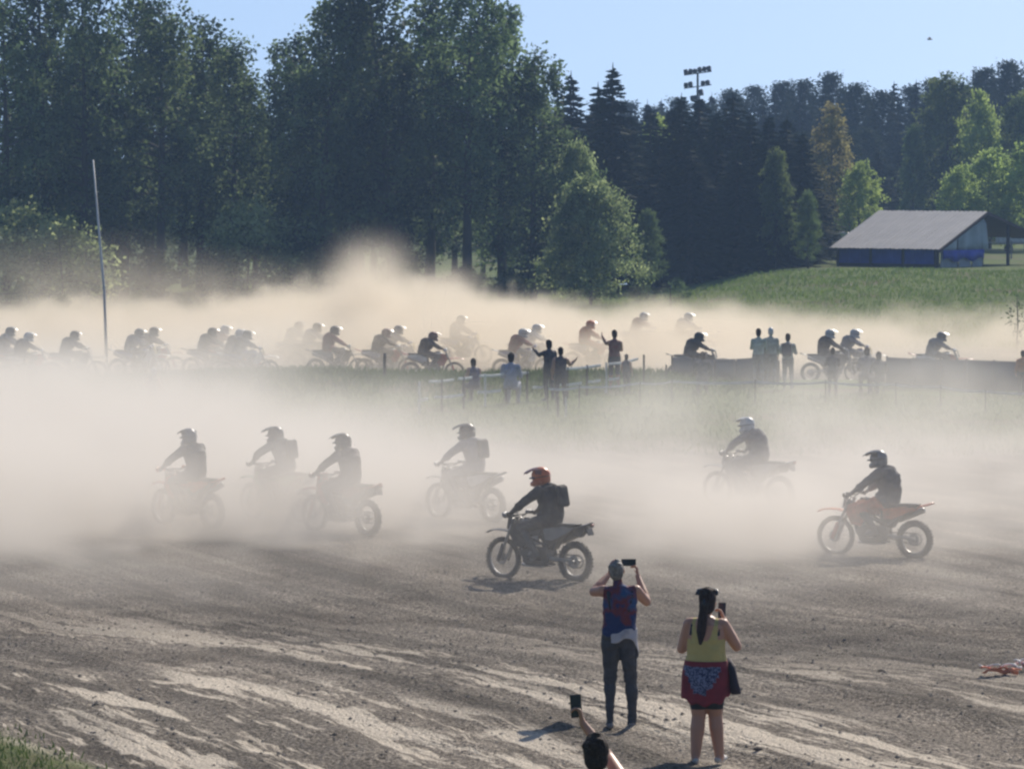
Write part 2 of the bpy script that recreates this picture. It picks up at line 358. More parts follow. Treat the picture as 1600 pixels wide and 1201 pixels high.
def dens_near(X, Y, Z):
    w1 = fbm(X*.22, Y*.13, Z*.35+5, 4) - .5; w2 = fbm(X*.75+4, Y*.5, Z*.8, 4)-.5
    w3 = fbm(X*2.0+4, Y*1.3, Z*2.2, 3)-.5; n = np.clip(1 + 4.6*w1 + 4.2*w2 + 2.2*w3, .02, 3.2)
    g = gz(X, Y); zz = np.maximum(Z-g, 0)
    # bank hanging over the near straight
    H = interp(X, [-20, -8, -3, 2, 6, 12], [1.45, 1.5, 1.35, 1.25, 1.3, 1.3])
    xm = interp(X+3*w1, [-20, -9, -5.5, -2.5, 0, 2.5, 5, 8, 12], [1.5, 1.35, 1.15, .62, .50, .55, .62, .48, .35])
    ym = smooth(70, 78, Y+5*w1)*(1-smooth(112, 124, Y))
    A = interp(X+2*w1, [-20, -9, -5, -3, -1.2, .8, 3, 5, 8, 12], [.16, .20, .23, .15, .12, .075, .10, .115, .085, .065])
    yl = smooth(68.5, 76, Y+3*w1)*(1-smooth(interp(X, [-11, -7, -5, 0, 6], [110, 97, 91, 85, 89]), interp(X, [-11, -7, -5, 0, 6], [122, 109, 102, 99, 108]), Y))
    d = A*yl*n*np.exp(-(zz/H)**2)
    d = d + interp(X+2*w1, [-12, -5, -3, -1, .8, 3, 5, 8], [.16, .14, .10, .10, .04, .08, .09, .04])*np.exp(-(zz/.65)**2)*smooth(70.5, 75, Y+2*w1)*(1-smooth(86, 92, Y))*n
    # thin veil carried this side of the riders
    v = interp(X+2*w1, [-12, -7, -3, 0, 2, 5, 9], [.12, .13, .10, .045, .045, .065, .055])
    d = d + v*np.exp(-(zz/1.5)**2)*smooth(interp(X, [-6, -2, 1], [61, 59, 57]), interp(X, [-6, -2, 1], [73, 71, 69]), Y+4*w1)*(1-smooth(74, 80, Y))*n
    # low drift over the infield
    d = d + .028*smooth(84, 100, Y)*(1-smooth(112, 125, Y))*interp(X, [-22, -12, -7, -2, 3, 6, 20], [1.9, 1.6, .42, .25, .5, .7, .4])*n*np.exp(-(zz/.9)**2)
    for bx, by, hx, hy in ((6.3, 72.7, .89, -.45), (4.7, 83, .81, -.59), (-.9, 80, .71, -.71), (-3.2, 77.3, .7, -.72), (-6.2, 78.6, .68, -.73), (-4.5, 80, .7, -.72)):
        for k, am in ((1.6, .10), (3.0, .10), (4.8, .07)):
            d = d + blob(X+.9*w2, Y+.9*w2, Z+.8*w3, (bx+hx*k, by+hy*k*.6+.8, .3+.12*k), (.55+.2*k, .8+.2*k, .35+.16*k), am)
    for c, q, am in (((3.6, 106, .9), (1.6, 5, .9), .075), ((7.5, 104, .7), (1.3, 5, .7), .06), ((11.5, 112, 1.0), (2.2, 6, .9), .06), ((-2.6, 108, .9), (1.2, 4, .6), .05), ((-7.5, 124, 1.2), (2.4, 5, 1.0), .06), ((8.8, 123, .6), (2.5, 3, .8), .05), ((5.2, 70.5, .4), (1.8, 1.6, .5), .10), ((1.8, 68, .3), (1.6, 1.5, .4), .07)):
        d = d + blob(X+1.6*w2, Y+2*w1, Z+1.1*w3, c, q, am)*np.clip(1+3*w2+3*w3, .1, 2.4)
    d = d + (blob(X+.5*w2, Y, Z+.6*w3, (-4.5, 78.0, .45), (1.1, 1.6, .65), .34) + blob(X+.5*w2, Y, Z+.5*w3, (-6.1, 76.3, .35), (1.5, 1.4, .6), .16))*np.clip(1+2*w3, .2, 2)
    return d
fog('far_dust', (-32, 133.5, -.6), (32, 186, 6.2), .29, dens_far, (.81, .73, .61), .35, 'tan dust cloud billowing behind the far line of riders')
fog('near_dust', (-20, 57, -.3), (20, 134, 5.0), .32, dens_near, (.79, .75, .70), .35, 'pale dust hanging over the near straight around the riders')
# ------------------------------------------------------------------ trees
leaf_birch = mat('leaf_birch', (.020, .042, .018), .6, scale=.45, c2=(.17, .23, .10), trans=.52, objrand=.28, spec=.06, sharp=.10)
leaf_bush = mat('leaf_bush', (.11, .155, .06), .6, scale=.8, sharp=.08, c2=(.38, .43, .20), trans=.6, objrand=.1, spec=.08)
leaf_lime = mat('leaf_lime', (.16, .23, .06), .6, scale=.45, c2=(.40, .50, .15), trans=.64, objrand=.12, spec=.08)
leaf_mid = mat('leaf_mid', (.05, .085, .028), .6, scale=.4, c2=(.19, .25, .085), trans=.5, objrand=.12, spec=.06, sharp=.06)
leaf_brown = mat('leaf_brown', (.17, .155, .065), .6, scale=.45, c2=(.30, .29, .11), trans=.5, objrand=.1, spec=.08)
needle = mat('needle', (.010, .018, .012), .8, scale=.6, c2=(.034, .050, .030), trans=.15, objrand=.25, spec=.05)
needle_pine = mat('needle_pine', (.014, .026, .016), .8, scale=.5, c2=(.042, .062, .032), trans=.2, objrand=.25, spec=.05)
bark = mat('bark', (.055, .045, .038), .9, scale=3, bump=.6)
bark_birch = mat('bark_birch', (.07, .065, .06), .8, scale=2.2, c2=(.34, .33, .30), bump=.4)
def leaf_quads(P, L, Wd, r, droop=.0):
    n = len(P); a = r.normal(size=(n, 3)); a[:, 2] -= droop; a /= np.linalg.norm(a, axis=1)[:, None]
    b = r.normal(size=(n, 3)); b -= (b*a).sum(1)[:, None]*a; b /= np.linalg.norm(b, axis=1)[:, None]
    l = (L*(.6+.8*r.random(n)))[:, None]; w = (Wd*(.6+.8*r.random(n)))[:, None]
    return np.stack([P-b*w*.5, P+a*l*.5, P+b*w*.5, P+a*l], 1) if False else np.stack([P, P+a*l*.5+b*w*.5, P+a*l, P+a*l*.5-b*w*.5], 1)
def deciduous(seed, h, rad, z0=.18, nb=70, clump=34, leaf=.28, lm=None, bm_=None, shape='birch', spread=.46):
    """returns (trunk mesh, crown mesh)"""
    r = np.random.default_rng(seed); mb = MB(); P = []
    lean = r.normal(size=2)*.02*h
    tr = [(lean[0]*t*t + .06*sin(5*t+seed), lean[1]*t*t + .06*cos(4*t+seed), -.3 + (h*.97+.3)*t) for t in np.linspace(0, 1, 9)]
    rt = .016*h
    mb.tube(tr, [max(.015, rt*(1-t)**.8) for t in np.linspace(0, 1, 9)], 8)
    for i in range(nb):
        t = z0 + (1-z0)*((i+.5)/nb)**(.7 if shape == 'bush' else .9); z = h*t; u = (t-z0)/(1-z0)
        if shape == 'birch': pr = (min(1, (u+.05)/.42)**.75)*((1.02-u)**.40)*1.12*(.55+.9*float(vnoise(i*.23+seed, u*5+seed, 3.3)))
        elif shape == 'bush': pr = max(0, 1-u**2.8)**.5*min(1, (u+.12)/.3)**.5*(.8+.4*float(vnoise(i*.31+seed, u*4, 7.7)))
        else: pr = (min(1, (u+.1)/.35)**.5)*((1-u)**.5)*1.15
        L = rad*max(pr, .09)*(.62+.55*r.random()); az = i*2.39996 + r.normal()*.35
        k = int(t*8); f = t*8-k; k2 = min(k+1, 8); base = np.array(tr[k])*(1-f)+np.array(tr[k2])*f; base[2] = z
        rise = L*(.55 if shape != 'bush' else .25)*(1-u*.3); d = np.array([cos(az), sin(az), 0])
        pts = [base + d*L*q + np.array([0, 0, rise*q - L*(.55 if shape == 'birch' else .2)*q**2.4]) for q in np.linspace(0, 1, 5)]
        mb.tube([tuple(p) for p in pts], [max(.012, rt*.32*(1-q)*(1-u*.6)) for q in np.linspace(0, 1, 5)], 5, cap=False)
        nc = max(2, int(1.5+L*1.9))
        for c in range(nc):
            q = .28 + .75*(c+r.random())/nc; q = min(q, 1.02); j = min(int(q*4), 3); ff = q*4-j
            cp = pts[j]*(1-ff)+pts[j+1]*ff + r.normal(size=3)*.12*rad*.5
            n = int(clump*(.5+r.random())); s = spread*(.6+.7*r.random())
            off = r.normal(size=(n, 3))*np.array([s, s, s*.8])*.55
            if shape == 'birch': off[:, 2] -= np.abs(r.normal(size=n))*.62      # hanging twigs
            P.append(cp+off)
    P = np.concatenate(P); P = P[P[:, 2] > .12*h*(.3+.7*z0)]
    V = leaf_quads(P, leaf, leaf*.62, r, .35 if shape == 'birch' else 0)
    t_me = mb.build('trunk', bm_ or bark, smooth_=True); me = t_me.data; bpy.data.objects.remove(t_me)
    return me, quads_mesh('crown', V, lm or leaf_birch)
def spruce(seed, h, rad, z0=.06, gap=.36, lm=None, ragged=.25):
    r = np.random.default_rng(seed); mb = MB(); V = []
    mb.tube([(0, 0, -.3), (.03, 0, h*.5), (0, .02, h)], [.014*h, .009*h, .012], 7)
    z = z0*h
    while z < h*.985:
        u = z/h; L0 = rad*(1-u)**.80 + .10; nbh = 9 if u < .8 else 6; a0 = r.random()*6.3
        for k in range(nbh):
            z_k = r.normal()*.13; L = L0*(1-ragged + 2*ragged*r.random()); az = a0 + k*2*pi/nbh + r.normal()*.15
            d = np.array([cos(az), sin(az), 0]); s = np.array([-sin(az), cos(az), 0]); m = max(3, int(L*5))
            for j in range(m):
                q = (j+.6)/m; tip = d*L*q + np.array([0, 0, z + z_k + .12*L*q - .42*L*q*q + (.30*L*max(0, q-.75)) + r.normal()*.03])
                w = (.34*(1-q*.55)+.06)*min(L, 2.2)*.55
                for sd_ in (-1, 1):
                    e = tip + s*sd_*w + d*.22*L0**.5 + np.array([0, 0, -.16*w - abs(r.normal())*.06])
                    V.append([tip - d*.12, tip + d*.16*1, e, tip*.45+e*.55 - d*.16 - np.array([0, 0, .12])])
            tp = d*L + np.array([0, 0, z + z_k + .12*L - .42*L + .075*L]); V.append([tp-d*.2-s*.06, tp-d*.2+s*.06, tp+d*.16+s*.01, tp+d*.16-s*.01])
        z += gap*(.7+.6*r.random())*(.55+.6*(1-u))
    top = np.array([0, 0, h])
    for k in range(8):
        a = k*.8; d = np.array([cos(a), sin(a), 0])*.05; V.append([top-np.array([0, 0, .7])-d, top-np.array([0, 0, .7])+d, top+d*.2+np.array([0, 0, .25]), top-d*.2+np.array([0, 0, .25])])
    t = mb.build('trunk', bark); me = t.data; bpy.data.objects.remove(t)
    return me, quads_mesh('crown', np.array(V), lm or needle)
def pine(seed, h, rad):
    r = np.random.default_rng(seed); mb = MB(); P = []
    mb.tube([(0, 0, -.3), (.1, 0, h*.5), (0, .1, h*.97)], [.014*h, .010*h, .03], 7)
    for i in range(46):
        t = .38 + .62*(i/45); u = (t-.38)/.62; az = i*2.4+r.normal()*.3
        L = rad*(.45+.55*min(1, u*3))*max(.12, (1-u)**.55)*(.7+.6*r.random()); d = np.array([cos(az), sin(az), 0])
        b = np.array([0, 0, h*t]); tip = b + d*L + np.array([0, 0, .28*L])
        mb.tube([tuple(b), tuple(tip)], [.05, .02], 4, cap=False)
        for q in (.5, .75, 1.0):
            c = b*(1-q)+tip*q; n = int(42*(.5+r.random())); P.append(c + r.normal(size=(n, 3))*np.array([.42, .42, .22]))
    P.append(np.array([0, 0, h*.98]) + r.normal(size=(60, 3))*np.array([.25, .25, .35]))
    V = leaf_quads(np.concatenate(P), .34, .14, r)
    t = mb.build('trunk', bark); me = t.data; bpy.data.objects.remove(t)
    return me, quads_mesh('crown', V, needle_pine)
def plant(name, label, cat, mesh, loc, sc=(1, 1, 1), rz=0, group=None):
    o = empty(name, loc, rz, label=label, cat=cat, group=group); o.scale = sc
    for n, me in zip(('trunk', 'crown'), mesh):
        c = bpy.data.objects.new(n, me); COL.objects.link(c); c.parent = o
    return o
B = [deciduous(11, 17, 3.4, nb=54), deciduous(12, 17, 2.9, nb=50, clump=36, z0=.24), deciduous(13, 17, 3.6, z0=.16, nb=58), deciduous(14, 17, 3.1, z0=.28, nb=48, clump=30), deciduous(15, 17, 2.7, z0=.22, nb=46, clump=34)]
BB = [(bm_birch, c) for bm_birch, c in B]
SPR = [spruce(21, 15, 2.6), spruce(22, 15, 2.1, ragged=.32), spruce(23, 15, 2.9, gap=.42)]
PIN = [pine(31, 16, 2.3), pine(32, 16, 1.9)]
BIG = deciduous(41, 8, 3.3, z0=.03, nb=90, clump=44, leaf=.21, lm=leaf_bush, shape='bush', spread=.50)
BUSH = [deciduous(42, 3, 1.5, z0=.02, nb=30, clump=30, leaf=.15, lm=leaf_birch, shape='bush', spread=.35),
        deciduous(43, 3, 1.7, z0=.02, nb=34, clump=30, leaf=.15, lm=leaf_bush, shape='bush', spread=.35)]
LIME = [deciduous(51, 10, 2.6, z0=.08, nb=60, clump=28, leaf=.30, lm=leaf_lime, shape='round'), deciduous(52, 10, 3.2, z0=.05, nb=60, clump=28, leaf=.30, lm=leaf_lime, shape='bush')]
MID = deciduous(54, 14, 3.6, z0=.10, nb=72, clump=30, leaf=.30, lm=leaf_mid, shape='bush', spread=.5)
BROWN = deciduous(53, 14, 2.7, z0=.12, nb=64, clump=26, leaf=.30, lm=leaf_brown, shape='round')
def h_for(py, y, z): return CAM_H - (py-260.0)*y/FOC - z
def stand(kind, px, top, y, label, cat='tree', group=None, h0=None, protos=None, wide=1.0, name='tree'):
    p = at(px, y); h = h_for(top, y, p.z); r = random.random
    me = protos if isinstance(protos, tuple) else protos[int(r()*len(protos)) % len(protos)]
    s = h/h0; plant(name, label, cat, me, p, (s**.6*wide*(.92+.16*r()), s**.6*wide*(.92+.16*r()), s), r()*6.28, group)
# the tall birch wood on the left, front row
front = [(12, -10, 205), (75, -60, 212), (135, -40, 208), (196, -8, 214), (252, 2, 207), (312, 26, 216), (362, 66, 210), (466, 90, 219),
         (500, -4, 208), (556, -30, 214), (612, -34, 209), (672, -20, 216), (728, -40, 210), (786, 4, 214), (832, 78, 212)]
fl = ['at the far left edge of the wood', 'left of the leaning white pole', 'straight behind the leaning white pole', 'just right of the leaning white pole', 'behind the pair of riders left of the dust plume',
      'second left of the sky gap', 'first left of the sky gap', 'low in the sky gap', 'first right of the sky gap', 'second right of the sky gap', 'above the crest of the dust plume', 'right of the crest of the dust plume',
      'tallest in the middle of the wood', 'second from the right end of the wood', 'at the right end of the wood above the pale round bush']
for (px, top, y), l in zip(front, fl):
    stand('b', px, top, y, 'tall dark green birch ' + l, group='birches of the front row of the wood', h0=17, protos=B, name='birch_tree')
for i in range(14):
    px = 70 + i*55; top = [60, 95, 50, 110, 80][i % 5] + (60 if 350 < px < 450 else 0); y = 222 + (i*7) % 16
    stand('b', px, top, y, 'dark birch standing behind the front row of the wood', group='birches behind the front row', h0=17, protos=B, name='birch_tree')
for i in range(17):
    px = 110 + i*43; y = 246 + (i*5) % 14
    stand('b', px, 200 + (i*37) % 80, y, 'low dark tree deep inside the wood', group='trees deep inside the wood', h0=17, protos=B, wide=1.2, name='birch_tree')
# spruces right of the wood
sp = [(872, 150, 232), (892, 116, 240), (934, 134, 236), (957, 104, 230), (985, 178, 238), (1016, 170, 246), (1048, 168, 240), (1064, 150, 228), (1092, 150, 236), (1118, 176, 230), (1144, 146, 240), (1172, 176, 232),
      (1200, 182, 228), (1228, 184, 238), (1252, 208, 234), (1030, 210, 230), (1078, 215, 226), (1150, 225, 226), (1215, 235, 225), (1258, 270, 228)]
sl = ['first right of the birches', 'with a broad tip left of the twin tips', 'left one of the twin tips', 'with the tallest spire of all', 'right below the tallest spire', 'left of the small yellow-green tree', 'right of the small yellow-green tree',
      'just left of the floodlight mast', 'straight in front of the floodlight mast', 'first right of the floodlight mast', 'second right of the floodlight mast', 'midway between mast and bronze tree', 'third left of the bronze tree', 'second left of the bronze tree',
      'touching the bronze tree', 'low in front, left of the mast', 'low in front, below the mast', 'low in front, right of the mast', 'low in front, left of the bronze tree', 'lowest of all beside the shed']
for (px, top, y), l in zip(sp, sl):
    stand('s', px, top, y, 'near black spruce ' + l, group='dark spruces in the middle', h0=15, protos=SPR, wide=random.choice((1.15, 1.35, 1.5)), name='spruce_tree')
ORD = 'first second third fourth fifth sixth seventh eighth ninth tenth eleventh twelfth thirteenth'.split(); cnt = {}
def sky_label(px, ct):
    k = 'right of the tallest spire' if px < 1089 else 'right of the floodlight mast' if px < 1298 else 'right of the bronze-brown tree top' if px < 1470 else 'right of the tall round-topped tree'
    cnt[(k, ct)] = cnt.get((k, ct), -1) + 1
    return f'dark {ct} on the far forest skyline, {ORD[cnt[(k, ct)]]} {ct} {k}'
for i in range(60):                          # the ridge line of the far forest
    px = 850 + i*13.2 + random.uniform(-4, 4); line = np.interp(px, [850, 1000, 1130, 1260, 1300, 1420, 1500, 1560, 1620], [180, 172, 158, 142, 132, 140, 128, 112, 108]) + random.uniform(-15, 16)
    y = 345 + (i*11) % 40; pr, h0, nm, ct = (PIN, 16, 'pine_tree', 'pine') if i % 3 == 1 else (SPR, 15, 'spruce_tree', 'spruce')
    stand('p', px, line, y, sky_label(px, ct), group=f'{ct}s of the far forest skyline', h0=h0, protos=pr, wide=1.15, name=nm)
for i in range(46):
    px = 860 + i*17; y = 305 + (i*7) % 26
    pr, h0, nm, ct = (PIN, 16, 'pine_tree', 'pine') if i % 2 else (SPR, 15, 'spruce_tree', 'spruce')
    stand('p', px, 205 + (i*29) % 60, y, f'dark {ct} filling the far forest below the skyline', group=f'{ct}s below the far forest skyline', h0=h0, protos=pr, wide=1.25, name=nm)
stand('l', 1298, 166, 262, 'bronze-brown leafing tree standing before the dark far forest', h0=14, protos=BROWN, wide=.95, name='leafing_tree')
stand('l', 1342, 256, 258, 'lime green young tree beside the bronze-brown tree', h0=10, protos=LIME, wide=.72, name='leafing_tree')
stand('l', 1478, 122, 300, 'tall green round-topped tree before the far forest, above the shed ridge', h0=14, protos=MID, wide=1.0, name='leafing_tree')
stand('l', 1530, 148, 296, 'pale green narrow tree right of the tall round-topped tree', h0=10, protos=(LIME[1]), wide=.62, name='leafing_tree')
stand('l', 1425, 200, 298, 'slim mossy green tree left of the tall round-topped tree', h0=14, protos=MID, wide=.42, name='leafing_tree')
stand('l', 1545, 236, 272, 'broad lime willow bush rising behind the shed roof', 'bush', h0=10, protos=(LIME[1]), wide=1.05, name='willow_bush')
stand('l', 1602, 228, 270, 'lime willow bush cut by the right picture edge', 'bush', h0=10, protos=(LIME[1]), wide=1.0, name='willow_bush')
stand('l', 1596, 150, 300, 'green tree at the right end of the far forest', h0=14, protos=MID, wide=.8, name='leafing_tree')
stand('l', 1030, 190, 252, 'small yellow-green tree glowing among the black spruces', h0=10, protos=LIME, wide=.55, name='leafing_tree')
stand('l', 1496, 262, 268, 'lime willow bush lowest and leftmost behind the shed roof', 'bush', h0=10, protos=(LIME[1]), wide=.8, name='willow_bush')
for px, top, y, l in ((1212, 236, 224, 'thin grey-green tree among the black spruces, left of the bronze tree'), (1262, 300, 222, 'low grey-green tree in front, left of the lime one'), (1012, 330, 218, 'low grey-green tree between big round bush and spruces')):
    stand('l', px, top, y, l, h0=14, protos=MID, wide=.5, name='leafing_tree')
# pale round bush at the end of the wood and smaller ones
p = at(922, 203); plant('willow_bush', 'big round silver-green bush at the right end of the wood', 'bush', BIG, p, (.80, .80, .90*h_for(262, 203, p.z)/8), 1.2)
p = at(898, 211); plant('willow_bush', 'taller yellow-green bush behind the big round one', 'bush', BIG, p, (.55, .55, .95*h_for(222, 211, p.z)/8), 3.0)
for px, top, y, w_, k, l in [(95, 352, 196, 1.0, 1, 'rounded green bush at the foot of the wood, left of the leaning pole'), (30, 330, 200, 1.1, 1, 'dusty green bush at the left picture edge'), (390, 325, 202, .9, 1, 'light green bush in the shade under the sky gap'),
                       (95, 465, 176, .45, 0, 'small dark clump left of the leaning pole'), (268, 466, 180, .5, 0, 'low grassy hump behind the pair of riders'), (330, 400, 203, .8, 0, 'shadowy bush between the birch trunks'),
                       (520, 390, 204, .9, 0, 'dark bush left of the dust plume crest'), (455, 380, 203, .9, 0, 'dark bush under the birches right of the sky gap'), (725, 418, 203, .8, 0, 'dark bush right of the dust plume crest'), (800, 425, 204, .8, 0, 'dark bush left of the big round one'),
                       (640, 400, 206, .9, 0, 'dark bush behind the dust plume crest'), (240, 395, 206, .9, 0, 'dark bush right of the leaning pole top shadow'), (165, 400, 205, .9, 0, 'dark bush directly behind the leaning pole'),
                       (1060, 436, 206, .5, 0, 'small dark bush where the bank begins'), (1000, 440, 206, .6, 0, 'small dark bush right below the big round one'), (1290, 385, 250, .7, 1, 'bright green bush left of the shed')]:
    stand('u', px, top, y, l, 'bush', h0=3, protos=[BUSH[k]], wide=w_*1.5, name='bush')

# ------------------------------------------------------------------ shed on the bank
roof_m = mat('roof_sheet', (.30, .28, .27), .6, scale=1.2, c2=(.38, .35, .33), metal=.0)
blue_dark = mat('navy_boards', (.022, .06, .34), .8, scale=2); blue = mat('blue_cloth', (.010, .035, .36), .7, scale=2)
tarp = mat('grey_tarp', (.28, .34, .40), .55, scale=1.0, bump=.5, bscale=2); wood_d = mat('dark_timber', (.03, .024, .024), .85, scale=3); pan = mat('grey_panel', (.26, .28, .30), .7, scale=1.5)
under = mat('red_brown_underside', (.055, .030, .028), .85, scale=2)
S0 = at(1462, 224); S0.z = CAM_H - (428-260)*224/FOC - .05      # near right corner of the front wall
sh = empty('shed', S0, 0, label='low open timber shed with grey sheet roof and blue cloth on the grass bank', cat='shed')
th = R(38); U = Vector((-cos(th), sin(th), 0)); Vd = Vector((sin(th), cos(th), 0))     # U along the eave to the left, Vd back across the gable
def SP(u, v, z): return U*u + Vd*v + Vector((0, 0, z))
LU, HW, ze, zr = 6.3, 4.6, 1.50, 3.35
def quad_slab(mb, a, b, c, d, t):
    n = (b-a).cross(d-a).normalized()*t
    mb.add([a, b, c, d, a+n, b+n, c+n, d+n], [(0,1,2,3),(7,6,5,4),(0,4,5,1),(1,5,6,2),(2,6,7,3),(3,7,4,0)])
n_sh = 12
rf = empty('roof', (0, 0, 0)); rf.parent = sh
for i in range(n_sh):                                   # corrugated sheets, lapped
    u0, u1 = -.35 + (LU+.7)*i/n_sh, -.35 + (LU+.7)*(i+1)/n_sh + .03
    mb = MB(); sub = 4; dz = .012*(i % 2)
    for k in range(sub):
        ua, ub = u0+(u1-u0)*k/sub, u0+(u1-u0)*(k+1)/sub; zz_ = .03*(k % 2)+dz
        quad_slab(mb, SP(ua, -.35, ze-.14+zz_), SP(ua, HW, zr+zz_), SP(ub, HW, zr+.03-zz_+dz*2), SP(ub, -.35, ze-.14+.03-zz_+dz*2), .02)
    mb.build('roof_sheet', roof_m, rf)
mb = MB(); quad_slab(mb, SP(-.35, HW+.02, zr), SP(-.35, HW*2.3, ze+.35), SP(LU+.35, HW*2.3, ze+.35), SP(LU+.35, HW+.02, zr), .05); mb.build('rear_roof', under, rf)
mb = MB(); quad_slab(mb, SP(-.38, -.36, ze-.30), SP(-.38, HW, zr-.16), SP(-.38, HW, zr+.02), SP(-.38, -.36, ze-.12), .05)
quad_slab(mb, SP(-.38, HW+.01, zr-.16), SP(-.38, HW*2.3, ze+.19), SP(-.38, HW*2.3, ze+.37), SP(-.38, HW+.01, zr+.02), .05); mb.build('gable_board', under, sh)
for i in range(9):                                      # front wall boards
    a, b = LU*i/9+.012, LU*(i+1)/9-.012; mb = MB(); quad_slab(mb, SP(a, 0, .574), SP(b, 0, .574), SP(b, 0, ze-.03), SP(a, 0, ze-.03), .04); mb.build('wall_board', blue_dark, sh)
for i in range(3):
    mb = MB(); quad_slab(mb, SP(0, .03, .02+.19*i), SP(LU, .03, .02+.19*i), SP(LU, .03, .205+.19*i), SP(0, .03, .205+.19*i), .04); mb.build('low_board', wood_d, sh)
for u in (0, LU*.33, LU*.66, LU): MB().box(SP(u, -.07, ze/2-.05), (.12, .12, ze), (0, 0, -th)).build('post', wood_d, sh)
for v in (0.1, 2.0, 4.6, 4.75+2.6, HW*2.25):
    hgt = ze + (zr-ze)*min(v, HW)/HW if v <= HW else zr-(zr-ze-.35)*(v-HW)/(HW*1.3); MB().box(SP(-.02, v, hgt/2-.05), (.14, .14, hgt), (0, 0, -th)).build('post', wood_d, sh)
# gable: tarpaulin with folds above, blue cloth, grey panels below
mb = MB(); nn = 14; vs = []
for i in range(nn+1):
    v = 4.9*i/nn; zt = (ze + (zr-ze)*min(v, HW)/HW) - .20; zb = 1.32; e = .10*sin(i*1.9)+.05*sin(i*4.1)
    if v > HW: zt -= .45
    for j in range(5): vs.append(SP(-.12-e*(j/4)**.7, v, zt+(zb-zt)*j/4))
mb.add(vs, [(i*5+j, (i+1)*5+j, (i+1)*5+j+1, i*5+j+1) for i in range(nn) for j in range(4)]); o = mb.build('tarpaulin', tarp, sh, True); o.modifiers.new('thick', 'SOLIDIFY').thickness = .012
mb = MB(); vs = []
for i in range(15):
    v = .3+4.2*i/14; e = .04*sin(i*2.3); vs += [SP(-.22-e, v, 1.32), SP(-.24+e, v, .78+.12*sin(i*1.1))]
mb.add(vs, [(2*i, 2*i+2, 2*i+3, 2*i+1) for i in range(14)]); o = mb.build('blue_cloth', blue, sh, True); o.modifiers.new('thick', 'SOLIDIFY').thickness = .01
for a, b in ((.25, 1.9), (2.1, 3.3), (3.45, 4.5)):
    mb = MB(); quad_slab(mb, SP(-.1, a, .03), SP(-.1, b, .03), SP(-.1, b, 1.28), SP(-.1, a, 1.28), .03); mb.build('grey_panel', pan, sh)
# rail fence behind the shed
fen = empty('rail_fence', at(1600, 246), 0, label='thin grey rail fence running behind the shed', cat='fence'); fm = mat('weathered_rail', (.22, .22, .22), .8)
for i in range(9):
    x = -14 + i*2.2; MB().box((x, 0, .5), (.09, .09, 1.1)).build('post', fm, fen)
for z in (.55, .95): MB().tube([(-14.6, .06, z), (4.2, .06, z)], .035, 6).build('rail', fm, fen)
for px, w_, l in ((1300, 2.0, 'pale low caravan-like trailer glimpsed left of the shed'), (1596, 3.2, 'pale low roof glimpsed through the open right bay of the shed')):
    b_ = empty('parked_trailer', at(px, 262), 0, label=l, cat='trailer'); cm = mat('cream_paint', (.45, .45, .46), .5)
    MB().box((0, 0, .95), (w_, 1.7, .75)).build('body', cm, b_, bevel=.1); MB().box((0, -.852, 1.08), (w_*.5, .02, .28)).build('window', wood_d, b_)
    for s_ in (-.3, .3): MB().ring((s_*w_, -.8, .29), .2, .09, 16, 6).build('wheel', wood_d, b_)
# floodlight mast
mm = mat('mast_steel', (.05, .055, .06), .5, metal=.6); ms = at(1089, 300); zt = h_for(112, 300, ms.z)
ma = empty('floodlight_mast', ms, R(-22), label='floodlight mast with two rows of lamps rising above the spruces', cat='light mast')
MB().tube([(0, 0, -.3), (0, 0, zt-.1)], [.16, .08], 8).build('pole', mm, ma)
for z, xs in ((zt, (-.85, -.5, -.15, .2, .55, .9)), (zt-.95, (-.85, -.5, .45, .8)), (zt-1.6, (.3,)), (zt-1.95, (-.35, -.1))):
    MB().box((0, 0, z-.16), (2.1 if z > zt-1.2 else .9, .07, .07), (0, R(-7), 0)).build('crossbar', mm, ma)
    for x in xs:
        l_ = MB().box((x, -.12, z+.03+x*.13+random.uniform(-.04, .04)), (.28, .26, random.uniform(.28, .38)), (R(-25), R(random.uniform(-18, 10)), 0)).build('lamp', mm, ma, bevel=.03)
MB().ring((0, 0, zt-1.0), .01, .02, 8, 4).build('bolt', mm, ma)
# ------------------------------------------------------------------ motorcycles
rub = mat('tyre_rubber', (.022, .021, .020), .85, dust=.55, scale=8); alu = mat('dusty_alloy', (.33, .33, .33), .4, metal=.7, dust=.4)
black = mat('black_plastic', (.022, .022, .024), .45, dust=.35, scale=7); eng = mat('engine_grey', (.09, .09, .09), .5, metal=.5, dust=.5)
white_p = mat('white_plastic', (.62, .62, .60), .35, dust=.3); seat_m = mat('seat_vinyl', (.02, .02, .021), .6, dust=.4)
PC = dict(black=(.025, .025, .028), orange=(.62, .13, .03), red=(.36, .045, .035), grey=(.17, .18, .19), blue=(.03, .07, .26), white=(.6, .6, .58), green=(.06, .26, .06), maroon=(.16, .04, .045), yellow=(.5, .42, .06))
PM = {k: mat(k+'_bodywork', v, .4, dust=.35, scale=7) for k, v in PC.items()}
glass = mat('lamp_glass', (.6, .6, .6), .08, spec=1)
